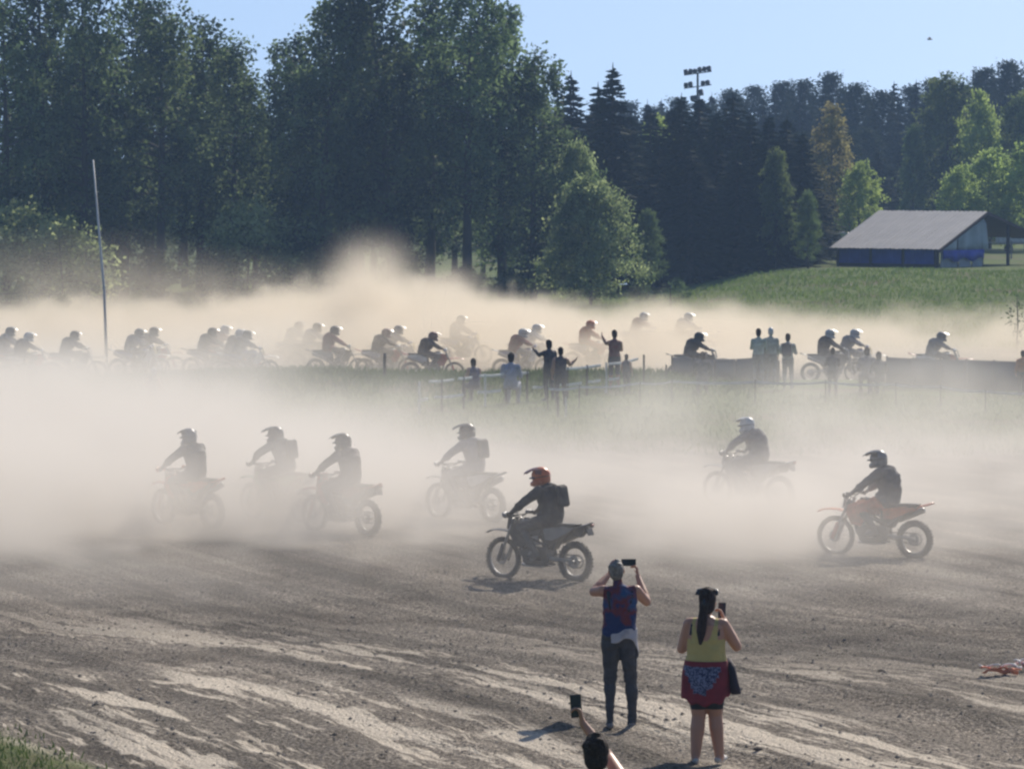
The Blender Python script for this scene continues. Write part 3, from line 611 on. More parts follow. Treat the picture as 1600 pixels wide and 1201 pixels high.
def wheel(parent, x, z, Rr, r, name, kn):
    w = MB().ring((0, 0, 0), Rr-r, r, 44, 10, squash=1.15)
    for i in range(kn):
        a = 2*pi*i/kn
        for yy in ((-.6, .6) if i % 2 else (-.25, .25, 0)[:2]):
            w.box(((Rr-.002)*cos(a), yy*r, (Rr-.002)*sin(a)), (.022, .026, .026), (0, -a, 0))
    o = w.build(name, rub, parent); o.location = (x, 0, z)
    MB().ring((0, 0, 0), Rr-2*r+.012, .013, 36, 6, squash=2.2).build('rim', alu, o)
    MB().tube([(0, -.10, 0), (0, .10, 0)], .035, 12).tube([(0, -.03, 0), (0, .03, 0)], .055, 12).build('hub', alu, o)
    s = MB()
    for i in range(28):
        a = 2*pi*i/28; b = a + (.35 if i % 2 else -.35); q = .04 if i % 4 < 2 else -.04; e = Rr-2*r+.01
        s.tube([(.045*cos(b), q, .045*sin(b)), (e*cos(a), 0, e*sin(a))], .0035, 4, cap=False)
    sp_ = s.build('spokes', alu, o); sp_['kind'] = 'stuff'
    MB().ring((0, .055, 0), .085, .02, 22, 4, squash=.1).build('brake_disc', alu, o)
def motorcycle(body, label, trim='black', tail='enduro', lamp=False, **kw):
    m, t_ = PM[body], PM[trim]; b = empty('motorcycle', (0, 0, 0), 0, label=label, cat='motorcycle', **kw)
    wheel(b, .75, .345, .345, .040, 'front_wheel', 40); wheel(b, -.73, .335, .335, .056, 'rear_wheel', 36)
    for s in (-1, 1):
        MB().tube([(.75, s*.105, .335), (.655, s*.105, .56)], .034, 10).tube([(.66, s*.105, .55), (.44, s*.105, 1.02)], .026, 10).build('fork_leg', alu, b)
        MB().prism([(.80, .31), (.735, .29), (.645, .52), (.66, .60), (.69, .60)], 'y', s*.135-.005, s*.135+.005).build('fork_guard', m, b)
    MB().box((.475, 0, .94), (.07, .26, .05), (0, R(24), 0)).box((.525, 0, .80), (.07, .26, .05), (0, R(24), 0)).build('triple_clamp', eng, b)
    h = MB().tube([(.33, -.41, 1.10), (.38, -.26, 1.12), (.44, -.10, 1.04), (.44, .10, 1.04), (.38, .26, 1.12), (.33, .41, 1.10)], .012, 8).tube([(.41, -.17, 1.085), (.41, .17, 1.085)], .014, 8).build('handlebar', eng, b)
    for s in (-1, 1):
        MB().tube([(.345, s*.28, 1.117), (.33, s*.42, 1.10)], .018, 8).build('grip', black, h)
        MB().tube([(.38, s*.25, 1.12), (.45, s*.30, 1.11), (.43, s*.42, 1.09)], .007, 6).build('lever', eng, h)
        MB().tube([(.36, s*.44, 1.08), (.45, s*.40, 1.10), (.47, s*.28, 1.11), (.42, s*.2, 1.10)], [(.02, .04)]*4, 6).build('hand_guard', t_, h, True)
    f = []
    pr = [(1.10, .775, .03), (1.0, .815, .07), (.85, .835, .085), (.68, .83, .095), (.52, .80, .085), (.40, .70, .06)]
    v = [(x, s*w, z-(.018 if s else 0)) for x, z, w in pr for s in (-1, -.5, 0, .5, 1)]
    ff = MB().add(v, [(i*5+j, i*5+j+1, (i+1)*5+j+1, (i+1)*5+j) for i in range(5) for j in range(4)]).build('front_fender', m, b, True); sf = ff.modifiers.new('thick', 'SOLIDIFY'); sf.thickness = .008
    if lamp: MB().prism([(.60, .84), (.55, 1.10), (.50, 1.12), (.50, .82)], 'y', -.12, .12).build('headlight_mask', m, b, bevel=.02); MB().ball((.60, 0, .96), (.03, .06, .06)).build('headlight', glass, b, True)
    else: MB().prism([(.60, .86), (.545, 1.10), (.525, 1.10), (.575, .85)], 'y', -.105, .105).build('number_plate', white_p if body != 'white' else PM['yellow'], b, bevel=.02)
    fr = MB()
    for s in (-1, 1):
        fr.tube([(.44, 0, .90), (.20, s*.12, .74), (-.22, s*.13, .60), (-.26, s*.12, .34)], .022, 8)
        fr.tube([(-.20, s*.11, .74), (-.80, s*.10, .90)], .014, 6).tube([(-.24, s*.12, .55), (-.66, s*.10, .86)], .012, 6)
        fr.tube([(.46, 0, .80), (.34, s*.06, .45), (.22, s*.09, .28), (-.24, s*.10, .27)], .018, 8)
    fr.build('frame', eng, b)
    MB().prism([(.28, .30), (.30, .52), (.10, .60), (-.22, .56), (-.26, .32), (-.1, .26), (.2, .25)], 'y', -.12, .12).build('engine_case', eng, b, bevel=.03)
    c = MB().box((.17, 0, .62), (.17, .17, .20), (0, R(12), 0))
    for k in range(6): c.box((.15+.008*k, 0, .54+.032*k), (.21, .20, .010), (0, R(12), 0))
    c.build('cylinder', alu, b)
    for s in (-1, 1): MB().tube([(.05, s*.12, .42), (.05, s*.155, .42)], .085, 16).build('clutch_cover', alu, b, bevel=.008)
    MB().tube([(.27, -.02, .62), (.40, -.06, .52), (.30, -.10, .36), (.05, -.15, .32)], .024, 8).tube([(.05, -.15, .32), (-.15, -.15, .52), (-.30, -.15, .62)], .022, 8).build('exhaust_pipe', alu, b, True)
    MB().tube([(-.30, -.16, .62), (-.40, -.165, .67), (-.82, -.17, .84), (-.85, -.17, .85)], [.03, .055, .055, .035], 12).build('silencer', alu, b, True)
    for s in (-1, 1):
        MB().prism([(.46, .92), (.50, .78), (.40, .58), (.22, .54), (.10, .72), (.16, .93), (.33, .97)], 'y', s*.165-.008, s*.165+.008).build('shroud', m, b, bevel=.006)
        MB().box((.36, s*.11, .70), (.05, .09, .28), (0, R(-10), 0)).build('radiator', eng, b)
        MB().prism([(-.16, .87), (-.20, .69), (-.34, .68), (-.56, .77), (-.80, .89), (-.60, .92)], 'y', s*.125-.006, s*.125+.006).build('side_panel', t_ if trim != 'black' else m, b, bevel=.005)
        MB().tube([(-.10, s*.12, .34), (-.11, s*.24, .36)], .014, 6).box((-.11, s*.20, .365), (.05, .10, .015)).build('footpeg', eng, b)
        MB().box((-.47, s*.10, .375), (.52, .03, .055), (0, R(-4), 0)).build('swingarm_side', alu, b, bevel=.006)
    MB().prism([(.34, .99), (.30, .78), (-.05, .74), (-.12, .86), (.02, .97), (.2, 1.02)], 'y', -.12, .12).build('fuel_tank', t_ if trim != 'black' else m, b, bevel=.04)
    MB().prism([(.28, 1.005), (.05, .90), (-.3, .86), (-.80, .92), (-.84, .965), (-.45, .965), (-.1, .965), (.12, 1.03), (.26, 1.05)], 'y', -.085, .085).build('seat', seat_m, b, bevel=.03)
    pr = [(-.62, .90, .10), (-.80, .925, .105), (-.95, .965, .085), (-1.08, 1.01, .055)]
    v = [(x, s*w, z-(.03*abs(s))) for x, z, w in pr for s in (-1, -.5, 0, .5, 1)]
    ff = MB().add(v, [(i*5+j, i*5+j+1, (i+1)*5+j+1, (i+1)*5+j) for i in range(3) for j in range(4)]).build('rear_fender', m, b, True); ff.modifiers.new('thick', 'SOLIDIFY').thickness = .008
    if lamp:
        MB().prism([(-.70, .90), (-.98, .93), (-.96, .84), (-.86, .74), (-.74, .78)], 'y', -.055, .055).build('tail_unit', black, b, bevel=.015)
        MB().box((-1.06, 0, .93), (.02, .11, .04)).box((-1.03, 0, .84), (.012, .16, .12), (0, R(20), 0)).build('plate_holder', black, b); MB().ball((-1.085, 0, .955), (.02, .045, .02)).build('tail_light', PM['red'], b)
    MB().tube([(-.18, 0, .42), (-.28, 0, .76)], .028, 8).ring((-.22, 0, .56), .035, .012, 12, 5, squash=6).build('shock', alu, b)
    MB().prism([(-.12, .84), (-.10, .56), (-.34, .52), (-.42, .66), (-.62, .86)], 'y', -.095, .095).build('airbox', black, b, bevel=.03)
    MB().ring((-.73, -.07, .335), .10, .012, 24, 4, squash=.5).build('sprocket', alu, b)
    MB().tube([(-.16, -.07, .44), (-.73, -.07, .437)], .012, 5).tube([(-.16, -.07, .35), (-.73, -.07, .232)], .012, 5).build('chain', eng, b)
    MB().prism([(.30, .28), (.26, .24), (-.1, .225), (-.25, .26), (-.1, .245), (.2, .262)], 'y', -.13, .13).build('skid_plate', alu, b)
    return b

# ------------------------------------------------------------------ people: overlapping tapered solids fused into one continuous skin
def remeshed(mb, voxel, it=3):
    me = bpy.data.meshes.new('tmp'); me.from_pydata(mb.v, [], mb.f); me.update()
    bm = bmesh.new(); bm.from_mesh(me); bmesh.ops.recalc_face_normals(bm, faces=bm.faces); bm.to_mesh(me); bm.free()
    o = bpy.data.objects.new('tmp', me); COL.objects.link(o)
    r_ = o.modifiers.new('r', 'REMESH'); r_.mode = 'VOXEL'; r_.voxel_size = voxel; r_.use_smooth_shade = True
    s_ = o.modifiers.new('s', 'SMOOTH'); s_.iterations = it; s_.factor = .5
    dg = bpy.context.evaluated_depsgraph_get(); out = bpy.data.meshes.new_from_object(o.evaluated_get(dg), depsgraph=dg)
    bpy.data.objects.remove(o); bpy.data.meshes.remove(me); return out
def cap(mb, a, b, ra, rb, n=12):
    mb.tube([a, b], [ra, rb], n); mb.ball(a, ra if not isinstance(ra, tuple) else max(ra), n, 8); mb.ball(b, rb if not isinstance(rb, tuple) else max(rb), n, 8)
BASE = dict(pelvis=(0, 0, .97), waist=(-.01, 0, 1.12), chest=(0, 0, 1.30), upper=(-.01, 0, 1.43), neck=(-.01, 0, 1.50), head=(.015, 0, 1.645),
            shL=(0, .18, 1.405), shR=(0, -.18, 1.405), elL=(-.02, .25, 1.15), elR=(-.02, -.25, 1.15), wrL=(.10, .25, .92), wrR=(.10, -.25, .92),
            hipL=(0, .09, .93), hipR=(0, -.09, .93), knL=(.03, .11, .50), knR=(.03, -.11, .50), anL=(-.02, .12, .085), anR=(-.02, -.12, .085),
            toL=(.15, .14, .035), toR=(.15, -.14, .035), hdL=(0, 0, -1), hdR=(0, 0, -1))
def human(J0, voxel=.02, bulk=1.0, legb=1.0, curl=.6, sk='skin', top='shirt', sleeve='skin', hand='skin', leg='trousers', calf=None, foot='shoes', armb=1.0, deep=1.0, pelvis='trousers', waistw=1.0, hipw=1.0, scale=1.0):
    J = dict(BASE); J.update(J0); J = {k: Vector(v) for k, v in J.items()}
    mb = MB(); bones = []
    def bone(a, b, ra, rb, reg, n=12): cap(mb, a, b, ra, rb, n); bones.append((a, b, max(ra, rb), reg))
    P = [J['pelvis'] - (J['waist']-J['pelvis'])*.55, J['pelvis'], J['waist'], J['chest'], J['upper'], J['upper'].lerp(J['neck'], .6), J['neck']+(J['neck']-J['upper'])*.25]
    rr = [(.115*hipw, .085), (.165*hipw, .118*hipw), (.140*waistw, .105*waistw), (.160, .122), (.145, .10), (.095, .075), (.060, .058)]
    mb.tube(P, [(a*bulk, b*bulk*deep) for a, b in rr], 18)
    bones.append((P[0], J['pelvis'], .13*bulk, pelvis)); bones.append((J['pelvis']*.35+J['waist']*.65, J['chest'], .145*bulk*deep, top)); bones.append((J['chest'], J['upper'], .15*bulk, top))
    for s in 'LR': q_ = J['upper'].lerp(J['sh'+s], .75); bones.append((J['upper'], q_, .062*bulk, top)); mb.tube([J['upper'], J['sh'+s]], [.070*bulk, .052*bulk], 12)
    # neck and head
    nk = (J['head']-J['neck']).normalized(); bone(J['neck']-nk*.03, J['head'], .055, .050, sk)
    hd = J['head']; f = Vector(J0.get('face', (1, 0, 0))).normalized(); l = nk.cross(f).normalized(); u = f.cross(l).normalized()
    mx = Matrix((f, l, u)).transposed()
    def hb(c, r):
        n0 = len(mb.v); mb.ball((0, 0, 0), r, 16, 12)
        for i in range(n0, len(mb.v)): mb.v[i] = tuple(mx @ (Vector(mb.v[i])+Vector(c)) + hd)
        w = mx @ Vector(c) + hd; bones.append((w, w+Vector((0, 0, .001)), max(r)*.9, sk))
    hb((0, 0, .03), (.098, .077, .10)); hb((.03, 0, -.045), (.062, .055, .065)); hb((.098, 0, -.005), (.022, .013, .022)); hb((.085, 0, -.05), (.014, .026, .009))
    hb((.085, 0, .03), (.016, .05, .012)); hb((-.005, .078, 0), (.02, .012, .032)); hb((-.005, -.078, 0), (.02, .012, .032)); hb((.085, .03, .012), (.01, .012, .008)); hb((.085, -.03, .012), (.01, .012, .008))
    for s, sg in (('L', 1), ('R', -1)):
        sh, el, wr = J['sh'+s], J['el'+s], J['wr'+s]
        ab = bulk*armb; bone(sh, el, .054*ab, .043*ab, sleeve); mid = el.lerp(wr, .35); bone(el, mid, .043*ab, .043*ab, sleeve); bone(mid, wr, .043*ab, .028*armb, sleeve)
        d = Vector(J['hd'+s]).normalized(); side = Vector(J0.get('pl'+s, (0, sg, 0))); nrm = (side - d*side.dot(d)).normalized(); lat = d.cross(nrm).normalized()
        pc = wr + d*.05; n0 = len(mb.v)
        for q in (-.03, -.01, .01, .03): bone(wr + lat*q*.5, wr + d*.09 + lat*q, .017, .0135, hand, 8)
        for k, (q, fl) in enumerate(zip((-.032, -.011, .011, .031), (.070, .082, .078, .060))):
            a = wr + d*.09 + lat*q; e = curl; c1 = (d*cos(e) - nrm*sin(e)); c2 = (d*cos(2.1*e) - nrm*sin(2.1*e)); c3 = (d*cos(2.9*e) - nrm*sin(2.9*e))
            b1 = a + c1*fl*.45; b2 = b1 + c2*fl*.32; b3 = b2 + c3*fl*.25
            bone(a, b1, .0095, .009, hand, 8); bone(b1, b2, .009, .0085, hand, 8); bone(b2, b3, .0085, .007, hand, 8)
        tdir = (d*.65 - nrm*.35 - lat*sg*.75).normalized(); a = wr + d*.03 - lat*sg*.02; b1 = a + tdir*.045; b2 = b1 + (tdir*.7 + d*.5 - nrm*.3).normalized()*.035
        bone(a, b1, .0135, .0115, hand, 8); bone(b1, b2, .0105, .008, hand, 8)
        hp, kn, an, to = J['hip'+s], J['kn'+s], J['an'+s], J['to'+s]
        bone(hp, kn, .086*legb*hipw, .056*legb, leg); m2 = kn.lerp(an, .32) + Vector((-.012, 0, 0)); cf = calf or leg
        bone(kn, m2, .054*legb, .056*legb, cf); bone(m2, an, .056*legb, .037*legb, cf)
        hb_ = an + (an-to).normalized()*.04*Vector((1, 1, 0)).length/1.414; hb_.z = an.z - .045
        bone(an, hb_, .04, .036, foot); bone(hb_, to, .038, .032, foot); bone(an, to.lerp(hb_, .45) + Vector((0, 0, .015)), .040, .034, foot)
    me = remeshed(mb, voxel, 2 if voxel < .015 else 1)
    nv = len(me.vertices); VC = np.empty(nv*3); me.vertices.foreach_get('co', VC); VC = VC.reshape(-1, 3)
    NN = np.empty(nv*3); me.vertices.foreach_get('normal', NN); NN = NN.reshape(-1, 3)
    dd0 = np.full(nv, 1e9); ck = np.zeros(nv)                     # cloth hangs in folds, skin does not
    for a, b, r_, reg in bones:
        a, b = np.array(a), np.array(b); ab = b-a; t = np.clip(((VC-a) @ ab)/max(ab @ ab, 1e-9), 0, 1); q = np.linalg.norm(VC-(a+t[:, None]*ab), axis=1)-r_
        k = q < dd0; dd0[k] = q[k]; ck[k] = 0 if reg in ('skin', 'gloves', hand) else (.4 if reg in ('boots', 'shoes', foot) else 1)
    fo = (fbm(VC[:, 0]*9+3, VC[:, 1]*9, VC[:, 2]*17, 3)-.5)*.036 + (fbm(VC[:, 0]*4, VC[:, 1]*4+7, VC[:, 2]*4, 2)-.5)*.03
    VC += NN*(fo*ck)[:, None]; me.vertices.foreach_set('co', VC.ravel()); me.update()
    # every face takes the cloth of the limb it belongs to
    regs = []; [regs.append(b[3]) for b in bones if b[3] not in regs]
    n = len(me.polygons); C = np.empty(n*3); me.polygons.foreach_get('center', C); C = C.reshape(-1, 3); best = np.full(n, 1e9); idx = np.zeros(n, np.int32)
    for a, b, r_, reg in bones:
        a, b = np.array(a), np.array(b); ab = b-a; t = np.clip(((C-a) @ ab)/max(ab @ ab, 1e-9), 0, 1); dd = np.linalg.norm(C-(a+t[:, None]*ab), axis=1)-r_
        k = dd < best; best[k] = dd[k]; idx[k] = regs.index(reg)
    me.polygons.foreach_set('material_index', idx); me['regs'] = ','.join(regs); me.name = 'body'
    if scale != 1: me.transform(Matrix.Scale(scale, 4))
    return me
def cloth(name, c, **kw): return mat(name, c, kw.pop('rough', .85), bump=.35, scale=kw.pop('scale', 9), bscale=22, **kw)
skin_m = mat('skin', (.42, .22, .145), .5, var=.06, scale=4)
def dress(me, colors, parent, name='body'):
    """gives a body mesh its materials; bodies that share a mesh keep their own colours"""
    regs = me['regs'].split(',')
    if not me.materials:
        for r_ in regs: me.materials.append(skin_m)
    o = bpy.data.objects.new(name, me); COL.objects.link(o); o.parent = parent
    for i, r_ in enumerate(regs): o.material_slots[i].link = 'OBJECT'; o.material_slots[i].material = colors.get(r_, skin_m)
    return o
# helmets
hm = MB().ball((0, 0, .03), (.150, .122, .135), 20, 14).ball((-.03, 0, -.03), (.115, .112, .11), 16, 10)
hm.tube([(-.02, -.105, -.06), (.10, -.085, -.085), (.155, 0, -.08), (.10, .085, -.085), (-.02, .105, -.06)], [(.035, .04)]*5, 10)
HEL = remeshed(hm, .012, 3); HEL.name = 'helmet'
vz = MB(); pr = [(-.02, .165, .085), (.08, .165, .10), (.17, .145, .095), (.25, .11, .075)]
vz.add([(x, s*w, z-.03*abs(s)) for x, z, w in pr for s in (-1, -.5, 0, .5, 1)] + [(x, s*w, z-.03*abs(s)-.008) for x, z, w in pr for s in (-1, -.5, 0, .5, 1)],
       [(i*5+j, i*5+j+1, (i+1)*5+j+1, (i+1)*5+j) for i in range(3) for j in range(4)] + [(20+i*5+j, 20+(i+1)*5+j, 20+(i+1)*5+j+1, 20+i*5+j+1) for i in range(3) for j in range(4)] + [(15+j, 16+j, 36+j, 35+j) for j in range(4)])
for s in (-1, 1): vz.box((.0, s*.12, .09), (.10, .012, .07), (0, R(-10), 0))
_v = vz.build('visor', black); VIS = _v.data; bpy.data.objects.remove(_v)
_g = MB().tube([(.07, -.105, .01), (.125, -.07, .012), (.145, 0, .012), (.125, .07, .012), (.07, .105, .01)], [(.048, .016)]*5, 8).build('goggles', black, smooth_=True); GOG = _g.data; bpy.data.objects.remove(_g)
_s = MB().tube([(.07, -.106, .01), (.0, -.128, .015), (-.10, -.095, .02), (-.145, 0, .02), (-.10, .095, .02), (.0, .128, .015), (.07, .106, .01)], [(.018, .006)]*7, 6).build('goggle_strap', black); STR = _s.data; bpy.data.objects.remove(_s)
def put(name, me, m, parent, loc=(0, 0, 0), rot=(0, 0, 0)):
    o = bpy.data.objects.new(name, me); COL.objects.link(o); o.parent = parent; o.location = loc; o.rotation_euler = rot
    if not me.materials: me.materials.append(m)
    o.material_slots[0].link = 'OBJECT'; o.material_slots[0].material = m; return o
def helmet(parent, loc, yaw=0, pitch=0, c='black', vc='black'):
    h = put('helmet', HEL, PM[c], parent, loc, (0, pitch, yaw)); h.scale = (1.1,)*3; put('visor', VIS, PM[vc], h); g = put('goggles', GOG, gog_m, h); put('goggle_strap', STR, PM['black'], h); return h
gog_m = mat('goggle_lens', (.10, .09, .09), .12, spec=1)
def RJ(**k):
    d = dict(pelvis=(-.22, 0, 1.03), waist=(-.27, 0, 1.17), chest=(-.22, 0, 1.37), upper=(-.15, 0, 1.50), neck=(-.12, 0, 1.56), head=(-.05, 0, 1.70),
             shL=(-.13, .205, 1.49), shR=(-.13, -.205, 1.49), elL=(.10, .35, 1.28), elR=(.10, -.35, 1.28), wrL=(.29, .36, 1.145), wrR=(.29, -.36, 1.145), hdL=(.85, .05, -.35), hdR=(.85, -.05, -.35), plL=(.4, 0, 1), plR=(.4, 0, 1),
             hipL=(-.2, .10, 1.01), hipR=(-.2, -.10, 1.01), knL=(.22, .23, .87), knR=(.22, -.23, .87), anL=(-.09, .235, .47), anR=(-.09, -.235, .47), toL=(.10, .25, .40), toR=(.10, -.25, .40))
    d.update(k); return d
rk = dict(bulk=1.30, armb=1.36, deep=1.50, legb=1.42, sleeve='jersey', top='jersey', hand='gloves', calf='boots', foot='boots', leg='trousers', curl=.75)
POSE = {'upright': (RJ(), .014), 'lean': (RJ(waist=(-.24, 0, 1.17), chest=(-.16, 0, 1.36), upper=(-.07, 0, 1.47), neck=(-.03, 0, 1.52), head=(.05, 0, 1.64), shL=(-.05, .2, 1.46), shR=(-.05, -.2, 1.46), elL=(.13, .40, 1.29), elR=(.13, -.40, 1.29)), .014),
        'low': (RJ(pelvis=(-.28, 0, .99), waist=(-.29, 0, 1.11), chest=(-.20, 0, 1.28), upper=(-.12, 0, 1.37), neck=(-.08, 0, 1.42), head=(0, 0, 1.52), shL=(-.11, .2, 1.36), shR=(-.11, -.2, 1.36), elL=(.12, .38, 1.22), elR=(.12, -.38, 1.22), hipL=(-.26, .1, .97), hipR=(-.26, -.1, .97)), .022),
        'tall': (RJ(pelvis=(-.26, 0, 1.01), waist=(-.29, 0, 1.14), chest=(-.25, 0, 1.33), upper=(-.19, 0, 1.45), neck=(-.16, 0, 1.50), head=(-.08, 0, 1.61), shL=(-.17, .2, 1.44), shR=(-.17, -.2, 1.44), elL=(.06, .33, 1.28), elR=(.06, -.33, 1.28)), .022)}
PME = {k: human(J, v, **rk) for k, (J, v) in POSE.items()}
CL = {}
def cl(c):
    if c not in CL: CL[c] = cloth('riding_cloth', c, dust=.3)
    return CL[c]
boot_m = mat('riding_boots', (.06, .06, .06), .6, dust=.5)
_pk = MB().box((0, 0, 0), (.16, .30, .42)); 
def rider(pose, loc, rz, label, jersey, pants, hel='black', vis='black', yaw=0, pack=None, gl=(.03, .03, .03), group=None):
    o = empty('person', loc, rz, label=label, cat='person', group=group)
    dress(PME[pose], dict(jersey=cl(jersey), trousers=cl(pants), boots=boot_m, gloves=cl(gl), skin=skin_m), o)
    J = POSE[pose][0]; hd = Vector(J['head']); helmet(o, hd + Vector((.0, 0, .0)), yaw, R(6), hel, vis)
    if pack:
        c = Vector(J['chest']) + Vector((-.265, 0, .04)); b = MB().box(c, (.11, .25, .36), (0, R(10), 0)).build('backpack', cl(pack), o, bevel=.045)
        for s in (-1, 1): MB().tube([c+Vector((.05, s*.11, .18)), Vector(J['upper'])+Vector((.08, s*.12, .04)), Vector(J['chest'])+Vector((.15, s*.12, -.05)), c+Vector((.06, s*.12, -.16))], [(.02, .006)]*4, 6).build('strap', cl(pack), b)
    return o
gr1 = 'motorcycles on the near straight'; gr2 = 'riders on the near straight'
NEAR = [  # px, py of the middle between the wheels, yaw away from the sight plane, bike, rider
 (844, 902, 37, dict(body='black', trim='grey', lamp=True, label='black motorcycle with lit tail and grey panels, nearest of all, leaving a shadow'), dict(pose='upright', label='rider all in black with orange helmet and small backpack', jersey=(.028, .028, .034), pants=(.04, .04, .045), hel='orange', vis='maroon', yaw=.35, pack=(.02, .02, .022))),
 (1368, 868, 27, dict(body='orange', trim='black', label='orange and black motorcycle with long front fender on the right'), dict(pose='upright', label='rider in grey jacket and orange trousers with dark peaked helmet', jersey=(.09, .09, .10), pants=(.62, .13, .05), hel='grey', vis='black', yaw=-.1)),
 (1170, 791, 36, dict(body='grey', trim='black', lamp=True, label='grey motorcycle half lost in dust left of the orange one'), dict(pose='lean', label='dusty rider leaning over grey motorcycle, white rim of sun on helmet', jersey=(.13, .13, .14), pants=(.10, .10, .10), hel='white', vis='white', yaw=0)),
 (728, 812, 45, dict(body='grey', trim='white', label='pale dusty motorcycle just behind and left of the nearest black one'), dict(pose='upright', label='rider in grey jersey with dark backpack and open dark helmet', jersey=(.26, .24, .25), pants=(.16, .15, .17), hel='black', vis='black', yaw=.7, pack=(.05, .045, .05))),
 (534, 832, 46, dict(body='red', trim='maroon', lamp=True, label='red motorcycle with dark wheels fading into dust'), dict(pose='upright', label='rider in dark maroon jacket with round black helmet on red motorcycle', jersey=(.06, .045, .05), pants=(.05, .04, .045), hel='black', vis='black', yaw=.3)),
 (294, 822, 47, dict(body='orange', trim='orange', label='orange motorcycle almost swallowed by dust, leftmost on the near straight'), dict(pose='upright', label='grey rider in thick dust, leftmost on the near straight, glint on helmet', jersey=(.08, .08, .08), pants=(.07, .07, .07), hel='grey', vis='black', yaw=0)),
 (434, 812, 46, dict(body='green', trim='black', label='motorcycle hidden in dust under the faintest rider'), dict(pose='lean', label='faintest rider, only head and shoulders above the dust', jersey=(.09, .10, .09), pants=(.08, .08, .08), hel='black', vis='black', yaw=.5, pack=(.06, .06, .06)))]
def seat_on_ground(px, py, rz):
    """ground under both wheels, so the bike pitches with it"""
    p = spot(px, py); f = Vector((cos(rz), sin(rz), 0)); a = p+f*.75; b = p-f*.73; za, zb = float(gz(a.x, a.y)), float(gz(b.x, b.y))
    return Vector((p.x, p.y, (za+zb)/2-.02)), -math.atan2(za-zb, 1.48)
def place_pair(bike, pers, p, rz, pitch):
    e = Euler((0, pitch, rz), 'XYZ')
    for o in (bike, pers): o.location = p; o.rotation_euler = e
for px, py, a, bk, rd in NEAR:
    rz = R(180-a); p, pt = seat_on_ground(px, py, rz)
    bike = motorcycle(group=gr1, **bk); pose = rd.pop('pose'); pers = rider(pose, (0, 0, 0), 0, group=gr2, **rd); place_pair(bike, pers, p, rz, pt)

# the far line: three machines built once, then copied
PROT = [motorcycle('white', 'far motorcycle', 'blue'), motorcycle('red', 'far motorcycle', 'white'), motorcycle('black', 'far motorcycle', 'grey')]
used = [False]*3
dk, mar, gry, wht, blu, org = (.06, .052, .055), (.20, .045, .05), (.22, .21, .21), (.5, .5, .5), (.06, .09, .22), (.50, .14, .06)
FAR = [  # px, distance, machine, pose, jersey, trousers, helmet, heading, what it is told by
 (20, 141, 0, 'tall', gry, gry, 'grey', 4, 'in pale grey, first at the left picture edge'), (46, 138.5, 1, 'low', dk, dk, 'white', -8, 'in black, second from the left picture edge'),
 (117, 139.5, 2, 'low', dk, dk, 'black', 0, 'in black, riding alone left of the leaning white pole'), (217, 142, 0, 'low', gry, dk, 'grey', 4, 'in grey, hind one of the pair right of the leaning pole'),
 (240, 144, 1, 'low', dk, dk, 'black', 2, 'in black, front one of the pair right of the leaning pole'), (332, 143.5, 2, 'low', dk, dk, 'black', 3, 'in black, hindmost in the tight pack of four'),
 (352, 146, 0, 'low', mar, dk, 'white', 0, 'in dark red with white helmet, second in the tight pack'), (375, 142, 1, 'low', dk, dk, 'white', -4, 'in black with white helmet, third in the tight pack'),
 (386, 140.5, 0, 'low', dk, blu, 'black', -10, 'in black, leading the tight pack of four'), (466, 150, 0, 'low', gry, gry, 'grey', 5, 'in grey, first of the three under the dust plume'),
 (495, 148, 2, 'low', gry, dk, 'black', 3, 'in dark grey, second of the three under the dust plume'), (526, 142.5, 2, 'tall', mar, dk, 'black', -3, 'in dark red sitting upright with his whole black motorcycle in view'),
 (603, 143, 1, 'low', dk, dk, 'maroon', 0, 'in black, hind one of the pair beside the wooden post'), (622, 146, 0, 'low', gry, dk, 'grey', 3, 'in grey, front one of the pair beside the wooden post'),
 (675, 140, 1, 'low', dk, dk, 'maroon', -3, 'in black and white, on a red motorcycle above the white rails'), (724, 153, 0, 'tall', gry, gry, 'grey', 8, 'ghostly grey, deep in the dust above the white rails'),
 (817, 143, 0, 'low', mar, gry, 'white', 0, 'in pale red with white helmet, left of the pointing man'), (838, 148, 2, 'low', wht, gry, 'white', 5, 'in white, half hidden by the pointing man'),
 (926, 149, 1, 'tall', org, org, 'orange', 3, 'all in orange, left of the man filming with raised arms'), (1005, 158, 0, 'low', mar, gry, 'white', 10, 'in dusty red, deep in dust right of the filming man'),
 (1074, 158, 2, 'low', gry, gry, 'white', 10, 'in pale grey, faint in dust above the left barrier'), (1092, 136, 2, 'low', dk, dk, 'black', -4, 'in black, bent low just behind the left barrier'),
 (1300, 139.5, 2, 'tall', dk, dk, 'white', -4, 'in black with bright white helmet, between the two barriers'), (1335, 142, 0, 'low', gry, gry, 'white', 3, 'in grey with white helmet, between the two barriers'),
 (1470, 137.2, 1, 'low', gry, dk, 'grey', 2, 'in grey, passing behind the long right barrier')]
for px, y, k, pose, je, pa, he, hd_, l in FAR:
    p = at(px, y); p.z = float(gz(p.x, p.y)); f = PROT[k] if not used[k] else copy_tree(PROT[k]); used[k] = True
    w = l.split(',')[0]
    f['label'] = ('white', 'red', 'black')[k] + ' motorcycle, rider ' + l.replace('his whole black motorcycle', 'both wheels'); f['group'] = 'motorcycles on the far straight'
    rd = rider(pose, (0, 0, 0), 0, 'rider ' + l, je, pa, he, he, yaw=random.uniform(-.3, .3), group='riders on the far straight')
    rz = R(-hd_); q = f; d = Vector((cos(rz), sin(rz), 0)); za, zb = float(gz(p.x+.75*d.x, p.y+.75*d.y)), float(gz(p.x-.73*d.x, p.y-.73*d.y)); p.z = (za+zb)/2
    place_pair(f, rd, p, rz, -math.atan2(za-zb, 1.48))
